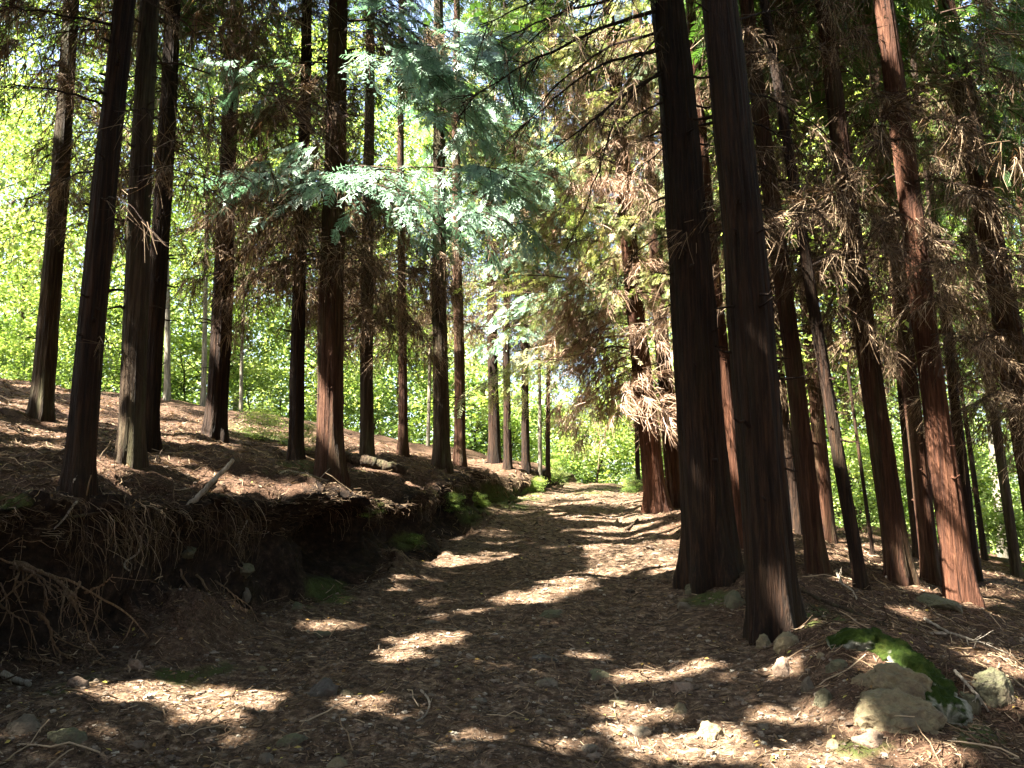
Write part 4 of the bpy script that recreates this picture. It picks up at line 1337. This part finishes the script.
STONES = [
    # px centre, width, height, kind, angular, label, name
    (900, 682, 72, 38, 'pale', .05, 'large round pale boulder tucked under the mossy log, upper of two', 'boulder'),
    (903, 714, 82, 38, 'pale', .1, 'large rounded boulder below its twin, lower of the two pale ones', 'boulder'),
    (945, 603, 46, 16, 'green', .1, 'low green tinged boulder beside the foot of the big red double trunk', 'boulder'),
    (1000, 692, 56, 34, 'green', .7, 'flat faced mossy boulder at the lower right edge', 'boulder'),
    (972, 700, 30, 22, 'green', .8, 'small mossy wedge of rock between mossy log and edge boulder', 'boulder'),
    (766, 641, 20, 18, 'pale', .4, 'small round stone against the nearest dark trunk, left of two', 'stone'),
    (790, 641, 28, 16, 'pale', .5, 'pale stone against the nearest dark trunk, right of two', 'stone'),
    (786, 668, 28, 22, 'warm', .9, 'jagged upright pinkish stone below the nearest dark trunk', 'stone'),
    (808, 684, 14, 18, 'grey', .8, 'dark little stone right of the jagged pinkish one', 'stone'),
    (842, 664, 26, 14, 'green', .7, 'greenish stone lying left of the large pale boulders', 'stone'),
    (828, 697, 22, 18, 'green', .5, 'mossy stone just left of the lower pale boulder', 'stone'),
    (876, 738, 36, 13, 'warm', .3, 'brownish stone half buried below the lower pale boulder', 'stone'),
    (821, 655, 9, 6, 'pale', .1, 'little white pebble above the greenish stone', 'stone'),
    (835, 744, 14, 10, 'pale', .3, 'small smooth stone at the bottom right of the track', 'stone'),
    (714, 731, 28, 24, 'pale', .9, 'blocky pale stone standing in the sunlit right of the track', 'stone'),
    (681, 709, 18, 12, 'pale', .6, 'pale angular stone above the blocky pale one', 'stone'),
    (683, 687, 22, 14, 'warm', .6, 'buff stone highest of three pale ones on the track', 'stone'),
    (622, 704, 28, 7, 'pale', .7, 'flat pale stone in a sun patch on the track', 'stone'),
    (640, 731, 32, 9, 'grey', .8, 'long flat grey stone at the bottom middle of the track', 'stone'),
    (598, 674, 28, 12, 'green', .6, 'greenish flat stone right of the track centre', 'stone'),
    (547, 682, 26, 10, 'grey', .7, 'low grey stone left of the greenish flat stone', 'stone'),
    (545, 658, 24, 8, 'slate', .6, 'dark low stone above the low grey stone', 'stone'),
    (553, 614, 26, 6, 'green', .6, 'thin greenish slab across the middle of the track', 'stone'),
    (697, 589, 26, 11, 'green', .8, 'slab shaped stone at the foot of the thickest trunk', 'stone'),
    (728, 583, 12, 9, 'green', .4, 'small mossy stone between the two largest trunks', 'stone'),
    (736, 600, 26, 16, 'green', .7, 'mossy stone leaning between the two largest trunks', 'stone'),
    (683, 606, 18, 8, 'grey', .6, 'small grey stone left below the thickest trunk', 'stone'),
    (617, 523, 7, 10, 'pale', .6, 'small upright stone far up the right of the track', 'stone'),
    (345, 693, 16, 9, 'pale', .5, 'pale stone on the left part of the track', 'stone'),
    (322, 688, 30, 22, 'slate', .5, 'dark bluish slab lying on the left part of the track', 'stone'),
    (292, 740, 28, 11, 'green', .4, 'greenish oval stone at the lower left of the track', 'stone'),
    (338, 764, 24, 12, 'pale', .5, 'pale stone cut by the bottom edge', 'stone'),
    (265, 759, 16, 12, 'grey', .5, 'grey stone beside the one cut by the bottom edge', 'stone'),
    (323, 634, 24, 7, 'green', .4, 'flat mossy stone at the left border of the track', 'stone'),
    (134, 664, 17, 13, 'warm', .9, 'bright yellowish stone sticking up below the root tangle', 'stone'),
    (262, 669, 10, 8, 'pale', .8, 'small white chip of stone left on the track', 'stone'),
    (185, 549, 21, 8, 'green', .5, 'flat pale green stone set in the top of the bank', 'stone'),
    (243, 567, 18, 9, 'green', .5, 'dull green stone in the bank face', 'stone'),
    (244, 592, 13, 11, 'grey', .5, 'grey stone low in the bank face', 'stone'),
    (296, 605, 14, 14, 'green', .5, 'narrow leaning pale stone at the foot of the bank', 'stone'),
    (75, 683, 26, 14, 'warm', .6, 'reddish flat stone under the overhanging roots', 'stone'),
    (60, 735, 36, 20, 'green', .6, 'dark mossy stone in the lower left corner, right one', 'stone'),
    (20, 725, 36, 20, 'grey', .6, 'dark stone in the lower left corner, left one', 'stone'),
    (430, 622, 16, 5, 'grey', .6, 'small flat stone in the sunny left of the track', 'stone'),
    (480, 700, 14, 6, 'grey', .6, 'little grey stone in the shaded middle of the track', 'stone'),
    (590, 748, 20, 8, 'grey', .6, 'low stone at the bottom centre of the track', 'stone'),
    (765, 726, 14, 8, 'grey', .5, 'small grey stone right of the blocky pale one', 'stone'),
]
MAXR = {}
for i, (px, py, w, h, kind, angl, lab, nm) in enumerate(STONES):
    loc, n = hit(px, py + h * .35)
    if loc is None: continue
    dist = loc.y
    W, H = w / F_PX * dist, h / F_PX * dist
    D = W * (.75 if h > .4 * w else 0.9)
    me = rock_mesh(W * 1.05, D, max(H * 1.7, W * .35), 60 + i, 44 if w > 40 else 18, angl, ROCK[kind])
    o = link(nm, me, None, (loc.x, loc.y + D * .3, loc.z + H * (.0 if w > 40 else -.12)))
    o.rotation_euler = (random.uniform(-.15, .15), random.uniform(-.15, .15), random.uniform(-.5, .5) if h < .8 * w else 0)
    tag(o, lab, nm, 'stones by the track')

MOSS = moss_mat()


def mossy_tube(name, label, cat, pts, rads, seed, mossy=1.0, mat=None, flat=1.0):
    P = spline(pts, 130)
    t = np.linspace(0, 1, 130)
    r = np.interp(t, np.linspace(0, 1, len(rads)), rads)
    ns = 56
    T = unit(np.gradient(P, axis=0))
    A = unit(np.cross(T, [0, 0, 1.0]))
    B = np.cross(A, T)
    a = np.arange(ns) * 2 * PI / ns
    ca, sa = np.cos(a)[None], np.sin(a)[None]
    rr = r[:, None] * (1 + .32 * fbm(t[:, None] * 8, ca * 1.5, sa * 1.5, 3, seed) + .16 * fbm(t[:, None] * 26, ca * 4, sa * 4, 3, seed + 1) + .09 * fbm(t[:, None] * 110, ca * 13, sa * 13, 3, seed + 2))
    V = P[:, None] + A[:, None] * (rr * ca)[..., None] + B[:, None] * (rr * sa * flat)[..., None]
    idx = np.arange(130 * ns).reshape(130, ns)
    q = np.stack([idx[:-1], idx[1:], np.roll(idx[1:], -1, 1), np.roll(idx[:-1], -1, 1)], -1).reshape(-1, 4)
    n0 = 130 * ns
    V = np.vstack([V.reshape(-1, 3), P[0], P[-1]])
    T3 = np.vstack([np.stack([np.full(ns, n0), idx[0], np.roll(idx[0], -1)], -1), np.stack([np.full(ns, n0 + 1), np.roll(idx[-1], -1), idx[-1]], -1)])
    up = np.broadcast_to(sa, (130, ns)) + .5 * fbm(t[:, None] * 9, ca * 2, sa * 2, 3, seed + 9) + (.35 - .9 * np.clip(t[:, None] * 3 - 2, 0, 1))
    up = up + .7 * fbm(t[:, None] * 22, ca * 4, sa * 4, 4, seed + 19)
    ms = np.append(sstep((up.ravel() + .1) * 2.0) * mossy, [0, 0])
    base = V[:n0].mean(0)
    o = link(name, make_mesh(name, V - base, q, mat or MOSS, smooth=True, attrs={'moss': ms}, tris=T3), None, base)
    tag(o, label, cat)
    return o


mp = []
for px, py in [(832, 645), (850, 641), (880, 645), (906, 659), (930, 682), (945, 705), (951, 722)]:
    l_, n_ = hit(px, py + 6)
    mp.append(np.array(l_) + np.array([0, .05, .02]))
mossy_tube('mossy_log', 'curved log thickly covered in green moss, arching over the pale boulders', 'log', mp, [.05, .085, .095, .1, .105, .11, .085], 5)

# ------------------------------------------------------------------ fallen wood
def wood_stick(name, label, cat, pxs, rad, seed, mat, taper=.4, parts=None, lift=None, group=None):
    rg = np.random.default_rng(seed)
    pts = []
    for i, p in enumerate(pxs):
        l_, n_ = hit(p[0], p[1])
        q = np.array(l_)
        if len(p) == 3:       # third value: raised by so many metres above the ground hit, same pixel
            d = q - np.array([0, 0, EYE])
            q = np.array([0, 0, EYE]) + d * (1 - p[2] / max(abs(q[1]), .1))
        pts.append(q + [0, 0, rad * .6])
    n = 24
    P = spline(pts, n) + rg.normal(0, rad * .12, (n, 3))
    t = np.linspace(0, 1, n)
    g = Geo()
    v, q = tubes(P[None], (rad * (1 - taper * t) * (1 + .15 * rg.normal(0, 1, n)))[None], 8)
    g.add(v, q)
    for e_ in (0, n - 1):       # closed ends
        ring = np.arange(8) + e_ * 8
        g.add(v[ring], np.array([[0, 1, 2, 3], [0, 3, 4, 7], [4, 5, 6, 7]]))
    for k in range(int(parts or 0)):
        f = rg.uniform(.2, .95)
        o = np.array([np.interp(f, t, P[:, c]) for c in range(3)])
        d = unit(unit(P[-1] - P[0]) + rg.normal(0, .7, 3) + [0, 0, .15])
        kk = np.linspace(0, 1, 5)
        B = o + d * rg.uniform(3, 9) * rad * 1.6 * kk[:, None] + rg.normal(0, rad * .3, (5, 3)) * kk[:, None]
        v, q = tubes(B[None], (rad * .4 * (1 - .7 * kk))[None], 5)
        g.add(v, q)
    V, Q, M, Rn = g.arrays()
    base = V.mean(0)
    o = link(name, make_mesh(name, V - base, Q, mat, smooth=True), None, base)
    return tag(o, label, cat, group)


PALEWOOD = bark_mat('bleached_wood', (0.24, 0.20, 0.14), (0.44, 0.38, 0.29), (0.65, 0.59, 0.48), 0, 2)
ROOTM = bark_mat('root_skin', (0.11, 0.065, 0.035), (0.27, 0.17, 0.095), (0.48, 0.34, 0.21), 0, 3)


def solid_stick(name, label, cat, pts, rad, seed, mat, taper=.3):
    """a stick through world points"""
    rg = np.random.default_rng(seed)
    n = 20
    P = spline(pts, n) + rg.normal(0, rad * .15, (n, 3))
    t = np.linspace(0, 1, n)
    v, q = tubes(P[None], (rad * (1 - taper * t))[None], 8)
    g = Geo()
    g.add(v, q)
    for e_ in (0, n - 1):
        ring = np.arange(8) + e_ * 8
        g.add(v[ring], np.array([[0, 1, 2, 3], [0, 3, 4, 7], [4, 5, 6, 7]]))
    V, Q, M, Rn = g.arrays()
    base = V.mean(0)
    return tag(link(name, make_mesh(name, V - base, Q, mat, smooth=True), None, base), label, cat)


b0 = base_at(190, 503)
p1 = pt(234, 460, b0[1] + .15)
solid_stick('stick', 'straight bleached stick leaning up from the bank top', 'stick', [b0 - [.02, 0, .03], (b0 + p1) / 2 + [0, 0, -.01], p1], .024, 3, PALEWOOD)
b0 = base_at(72, 494)
solid_stick('twig', 'crooked white twig propped on the second trunk from the left', 'twig', [b0, pt(74, 480, b0[1] - .05), pt(82, 470, b0[1]), pt(80, 462, b0[1]), pt(87, 452, b0[1] + .05)], .011, 4, PALEWOOD, .5)
wood_stick('twig', 'crooked white twig lying below the second trunk from the left', 'twig', [(82, 496, .02), (72, 508, .03), (64, 520, .03), (54, 530, .02)], .010, 6, PALEWOOD, .5)
wood_stick('twig', 'bent pale twig on the bank left of the flat green stone', 'twig', [(140, 536, .05), (141, 549, .04), (136, 556, .04), (125, 562, .04), (124, 568, .02), (129, 571, .02)], .008, 7, PALEWOOD, .3)
wood_stick('fallen_log', 'brown fallen log lying behind the thick reddish trunk', 'log', [(345, 461, .02), (365, 465, .02), (385, 469, .02), (405, 474, .02)], .085, 8, BARK[1], .1)
wood_stick('fallen_branch', 'dead branch lying on the shaded slope left of the fallen log', 'branch', [(277, 481), (281, 473, .1), (290, 471, .1), (310, 476, .05), (330, 482)], .014, 9, PALEWOOD, .5, 3)
wood_stick('twig', 'curved twig lying in the middle of the track', 'twig', [(421, 691, .01), (428, 698, .02), (430, 706, .02), (425, 717, .01), (416, 722)], .007, 10, PALEWOOD, .4, 2)
wood_stick('stick', 'short brown stick leaning by the small upright stone', 'stick', [(626, 531), (632, 526, .1), (638, 520, .15)], .022, 11, BARK[1], .3)
wood_stick('stick', 'pale yellowish stick at the lower left edge', 'stick', [(2, 675, .02), (14, 681, .03), (30, 686, .02)], .02, 12, PALEWOOD, .3)
wood_stick('fallen_branch', 'forked dead branch on the sunlit floor behind the nearest trunk', 'branch', [(836, 572, .1), (842, 585, .1), (852, 590, .1), (857, 600)], .012, 13, PALEWOOD, .5, 7)
wood_stick('fallen_branch', 'long dead branch lying across the slope under the thin blackish trunk', 'branch', [(800, 590), (822, 602, .1), (850, 612, .1), (900, 632, .1), (935, 640)], .016, 14, BARK[1], .5, 10)
wood_stick('fallen_branch', 'pale broken branch beside the mossy boulder at the lower right', 'branch', [(955, 672, .05), (968, 686, .1), (980, 700, .1), (988, 712)], .010, 15, PALEWOOD, .5, 6)
wood_stick('fallen_branch', 'dead branch in the sun streaks right of the mossy log', 'branch', [(925, 620), (950, 634, .1), (985, 645, .1), (1020, 660)], .012, 16, PALEWOOD, .5, 10)
wood_stick('fallen_branch', 'thin branch leaning down the face of the bank', 'branch', [(248, 520, .05), (240, 535, .08), (238, 548, .08)], .007, 17, PALEWOOD, .5, 3)
wood_stick('fallen_branch', 'brown branch lying along the top of the bank', 'branch', [(60, 520), (110, 512, .05), (160, 514, .05), (215, 520)], .010, 18, BARK[1], .5, 8)


# ------------------------------------------------------------------ bare roots over the bank
def roots(name, label, paths, seed, extra=0, fine=3):
    rg = np.random.default_rng(seed)
    g = Geo()
    for pxs, rad in paths:
        P = spline([pt(*p) for p in pxs], 26)
        k = np.linspace(0, 1, 26)
        P += (rg.normal(0, .008, P.shape).cumsum(0) * .5)
        v, q = tubes(P[None], (rad * (1 - .7 * k) * (1 + .18 * rg.normal(0, 1, 26)))[None], 7)
        g.add(v, q)
        for j in range(fine):
            f = rg.integers(5, 25)
            L = rg.uniform(.08, .35)
            kk = np.linspace(0, 1, 7)
            d = unit(rg.normal(0, .6, 3) + [0.1, -.2, -.9])
            B = P[f] + d * L * kk[:, None] + rg.normal(0, .018, (7, 3)).cumsum(0) * kk[:, None]
            v, q = tubes(B[None], (rad * .38 * (1 - .8 * kk))[None], 5)
            g.add(v, q)
    V, Q, M, Rn = g.arrays()
    base = V.mean(0)
    return tag(link(name, make_mesh(name, V - base, Q, ROOTM, smooth=True), None, base), label, 'roots')


yb = 5.0
lip, _n = hit(20, 552)
print('lip depth', lip)
yb = lip.y
A_ = [([(-20, 556, yb + .1), (25, 566, yb - .05), (60, 580, yb - .2), (75, 594, yb - .25)], .026),
      ([(-20, 560, yb + .1), (20, 568, yb - .05), (50, 572, yb - .1), (78, 582, yb - .1), (100, 597, yb), (125, 608, yb + .1), (145, 628, yb + .2), (152, 640, yb + .25)], .013),
      ([(15, 560, yb), (16, 577, yb - .15), (11, 590, yb - .2), (14, 598, yb - .2), (23, 601, yb - .15)], .010),
      ([(-10, 570, yb), (4, 582, yb - .15), (9, 594, yb - .2), (10, 608, yb - .2)], .010),
      ([(30, 570, yb - .05), (40, 580, yb - .15), (48, 592, yb - .2), (47, 604, yb - .2), (45, 616, yb - .15)], .011),
      ([(40, 612, yb - .1), (50, 623, yb - .12), (53, 640, yb - .1), (64, 650, yb - .05), (74, 660, yb)], .013),
      ([(60, 580, yb - .1), (72, 598, yb - .15), (80, 615, yb - .15), (90, 635, yb - .1), (105, 652, yb)], .010),
      ([(70, 590, yb - .15), (78, 605, yb - .2), (84, 618, yb - .2)], .008),
      ([(55, 585, yb - .15), (62, 600, yb - .2), (60, 612, yb - .2)], .007),
      ([(85, 592, yb - .05), (100, 584, yb - .1), (108, 580, yb - .1), (112, 572, yb - .1)], .009),
      ([(80, 582, yb), (76, 594, yb - .1), (70, 597, yb - .1)], .010),
      ([(-10, 552, yb + .1), (20, 548, yb - .02), (42, 544, yb)], .010),
      ([(25, 538, yb + .1), (24, 530, yb), (14, 545, yb), (14, 556, yb - .05)], .008),
      ([(20, 566, yb - .1), (34, 572, yb - .2), (44, 576, yb - .25), (52, 588, yb - .3)], .014),
      ([(-10, 600, yb - .1), (10, 612, yb - .2), (30, 625, yb - .2), (40, 650, yb - .2)], .009),
      ([(60, 655, yb - .1), (66, 668, yb - .1), (62, 680, yb - .15)], .008),
      ([(100, 600, yb + .1), (96, 620, yb), (100, 640, yb)], .006),
      ([(95, 662, yb), (110, 664, yb - .02), (125, 668, yb - .1)], .009)]
roots('root_tangle', 'sunlit mass of bare roots hanging from the bank at the left edge', A_, 1, fine=5)
lip2, _n = hit(190, 556)
y2 = lip2.y
print('lip2', lip2)
B_ = [([(176, 548, y2 + .05), (180, 566, y2 - .1), (186, 582, y2 - .2), (194, 592, y2 - .25), (204, 606, y2 - .3), (218, 622, y2 - .35), (226, 634, y2 - .35)], .012),
      ([(178, 560, y2), (184, 586, y2 - .15), (192, 592, y2 - .2)], .011),
      ([(196, 575, y2 - .05), (206, 590, y2 - .2), (222, 612, y2 - .3), (240, 636, y2 - .4), (248, 652, y2 - .4)], .010),
      ([(195, 592, y2 - .2), (198, 612, y2 - .28), (206, 630, y2 - .3), (202, 650, y2 - .3)], .008),
      ([(200, 596, y2 - .2), (190, 612, y2 - .25), (188, 630, y2 - .25)], .007),
      ([(204, 600, y2 - .2), (214, 626, y2 - .3), (210, 648, y2 - .3)], .007),
      ([(160, 560, y2), (166, 580, y2 - .15), (160, 600, y2 - .2)], .006),
      ([(150, 556, y2), (156, 570, y2 - .1), (170, 590, y2 - .2), (176, 610, y2 - .25)], .007),
      ([(215, 580, y2), (232, 590, y2 - .2), (250, 606, y2 - .3), (258, 622, y2 - .35)], .008)]
roots('root_tangle', 'dark roots dangling down the bank right of the sunlit root mass', B_, 2, fine=7)

# fringe of fine rootlets under the lip of the bank
rg = np.random.default_rng(33)
n = 4200
yy = 3.4 + 18 * rg.random(n) ** 1.6
ftv = foot(yy)
X, Z, *_ = terrain(ftv - rg.uniform(.30, .62, n), yy)
tt = rg.uniform(.04, .36, n) * np.clip(.6 + 1.3 * fbm(yy * 2.2, 4, 0, 3, 88), .06, 1.6) * np.interp(yy, [4, 10, 20], [1.1, .7, .4])
k = np.linspace(0, 1, 6)
P = np.stack([X, yy, Z + .01], -1)[:, None] + np.zeros((1, 6, 3))
out_ = rg.uniform(.0, .16, n)
P[:, :, 0] += (out_[:, None] * np.sin(k[None] * 2.2))
P[:, :, 1] += rg.normal(0, .07, n)[:, None] * k[None]
P[:, :, 2] -= tt[:, None] * k[None] ** 1.3
P += rg.normal(0, .008, P.shape)
v, q = tubes(P, (np.interp(yy, [4, 20], [.0022, .004])[:, None] * (1 - .6 * k)[None]), 3)
tag(link('rootlets', make_mesh('rootlets', v, q, DEAD, rnd=np.repeat(rg.random(n) ** 1.6, 15))), 'fringe of fine brown rootlets hanging under the bank lip', 'rootlets', kind='stuff')


# ------------------------------------------------------------------ scatter on the floor
def scatter(n, r0, r1, a0=-36, a1=36, seed=1):
    rg = np.random.default_rng(seed)
    r = r0 * (r1 / r0) ** rg.random(n)
    a = np.radians(rg.uniform(a0, a1, n))
    x, y = r * np.sin(a), r * np.cos(a)
    P, Nn, ok = np.zeros((n, 3)), np.zeros((n, 3)), np.zeros(n, bool)
    for i in range(n):
        loc, nn, _, _ = bvh.ray_cast(Vector((x[i], y[i], 12)), Vector((0, 0, -1)), 40)
        if loc is not None:
            P[i], Nn[i], ok[i] = loc, nn, True
    Nn[Nn[:, 2] < 0] *= -1
    ok &= Nn[:, 2] > .25
    return P[ok], Nn[ok], r[ok]


def on_track(P):
    ft, re = foot(P[:, 1]), right_edge(P[:, 1])
    return (P[:, 0] > ft + .1) & (P[:, 0] < re - .1)


P, Nn, r = scatter(120000, 2.4, 22, seed=11)
rg = np.random.default_rng(12)
tr_ = on_track(P)
keep = rg.random(len(P)) < np.where(tr_, .28, 1)
P, Nn, r = P[keep], Nn[keep], r[keep]
n = len(P)
d = unit(np.cross(Nn, rg.normal(0, 1, (n, 3))) + Nn * rg.uniform(-.05, .35, n)[:, None])
L = rg.uniform(.02, .085, n) * np.interp(r, [3, 20], [.8, 2.0])
k = np.linspace(-.5, .5, 3)
Pp = (P + Nn * .006)[:, None] + d[:, None] * L[:, None, None] * k[None, :, None]
Pp[:, 1] += np.cross(Nn, d) * (L * rg.normal(0, .12, n))[:, None]
v, q = ribbons(Pp, (np.interp(r, [3, 20], [.0022, .007])[:, None] * np.array([1, 1, .5])[None]), rg)
tag(link('needle_litter', make_mesh('needle_litter', v, q, DEAD, rnd=np.repeat(rg.random(n) ** 1.3, 2))), 'loose brown needles and twig bits strewn over the floor', 'litter', kind='stuff')

P, Nn, r = scatter(2600, 2.6, 20, seed=21)
rg = np.random.default_rng(22)
keep = rg.random(len(P)) < np.where(on_track(P), .25, 1)
P, Nn, r = P[keep], Nn[keep], r[keep]
n = len(P)
d = unit(np.cross(Nn, rg.normal(0, 1, (n, 3))) + Nn * rg.uniform(-.02, .2, n)[:, None])
L = rg.uniform(.08, .42, n)
k = np.linspace(-.5, .5, 6)
Pp = (P + Nn * .014)[:, None] + d[:, None] * L[:, None, None] * k[None, :, None] + rg.normal(0, .008, (n, 6, 3))
v, q = tubes(Pp, (rg.uniform(.002, .0055, n)[:, None] * (1 - .3 * np.abs(k))[None]), 4)
tag(link('twig_litter', make_mesh('twig_litter', v, q, DEAD, rnd=np.repeat(rg.random(n), 20))), 'small dead twigs littering the forest floor', 'litter', kind='stuff')

P, Nn, r = scatter(34000, 2.4, 24, seed=31)
rg = np.random.default_rng(32)
keep = rg.random(len(P)) < np.where(on_track(P), 1, .16)
P, Nn, r = P[keep], Nn[keep], r[keep]
n = len(P)
cv, cq = CS[4]
s = (.003 + .011 * rg.random(n) ** 3.5) * np.interp(r, [3, 20], [.9, 2.2])
s[rg.random(n) < .012] *= 2.6
V = cv[None] * (1 + .22 * rg.normal(0, 1, (n, len(cv), 1))) * (s[:, None, None] * np.stack([rg.uniform(.8, 1.6, n), rg.uniform(.7, 1.3, n), rg.uniform(.4, .8, n)], -1)[:, None])
a = rg.uniform(0, 6.28, n)
c_, s_ = np.cos(a)[:, None], np.sin(a)[:, None]
V = np.stack([V[..., 0] * c_ - V[..., 1] * s_, V[..., 0] * s_ + V[..., 1] * c_, V[..., 2]], -1) + (P + Nn * (s * .25)[:, None])[:, None]
q = (cq[None] + (np.arange(n) * len(cv))[:, None, None]).reshape(-1, 4)
PEB = plain_mat('pebble_stone', [(0, (0.045, 0.032, 0.023)), (.5, (0.10, 0.075, 0.056)), (.88, (0.16, 0.13, 0.10)), (1, (0.28, 0.25, 0.20))], rough=.85)
tag(link('gravel', make_mesh('gravel', V.reshape(-1, 3), q, PEB, rnd=np.repeat(rg.random(n), len(cq)))), 'loose grit and pebbles scattered along the track', 'gravel', kind='stuff')

P, Nn, r = scatter(1500, 2.6, 14, seed=41)
rg = np.random.default_rng(42)
n = len(P)
F = np.array([[(-.5, 0, 0), (0, -.3, .08), (.5, 0, .02), (0, .3, .1)]], float)
Pq = orient(F, P + Nn * .012, unit(np.cross(Nn, rg.normal(0, 1, (n, 3)))), unit(Nn + rg.normal(0, .3, (n, 3))), rg.uniform(.012, .04, n))
v, q = quads_from(Pq)
FL = plain_mat('fallen_leaf', [(0, (0.10, 0.05, 0.02)), (.5, (0.20, 0.12, 0.04)), (.85, (0.30, 0.24, 0.06)), (1, (0.36, 0.34, 0.08))], rough=.7, transl=.2)
tag(link('fallen_leaves', make_mesh('fallen_leaves', v, q, FL, rnd=rg.random(n))), 'little brown and yellow leaves dotted over the track', 'leaves', kind='stuff')
P, Nn, r = scatter(42000, 2.4, 18, seed=51)
rg = np.random.default_rng(52)
keep = rg.random(len(P)) < np.where(on_track(P), .45, 1) * np.clip(.8 + 1.1 * fbm(P[:, 0] * 1.1, P[:, 1] * 1.1, 0, 3, 19), .1, 1)
P, Nn, r = P[keep], Nn[keep], r[keep]
n = len(P)
F = np.array([[(-.5, -.12, 0), (.1, -.32, .05), (.5, .05, .0), (-.1, .34, .07)]], float)
Pq = orient(F, P + Nn * .006, unit(np.cross(Nn, rg.normal(0, 1, (n, 3)))), unit(Nn + rg.normal(0, .38, (n, 3))), (.008 + .03 * rg.random(n) ** 2) * np.where(on_track(P), .6, 1) * np.interp(r, [3, 18], [.9, 2.0]))
v, q = quads_from(Pq)
CH = plain_mat('bark_chip', [(0, (0.008, 0.004, 0.002)), (.5, (0.032, 0.018, 0.010)), (.85, (0.09, 0.058, 0.036)), (1, (0.18, 0.13, 0.085))], rough=.9)
tag(link('bark_litter', make_mesh('bark_litter', v, q, CH, rnd=rg.random(n))), 'crumbs of bark and broken cone scales covering the ground', 'litter', kind='stuff')
print('faces', sum(len(o.data.polygons) for o in sc.objects if o.type == 'MESH'))
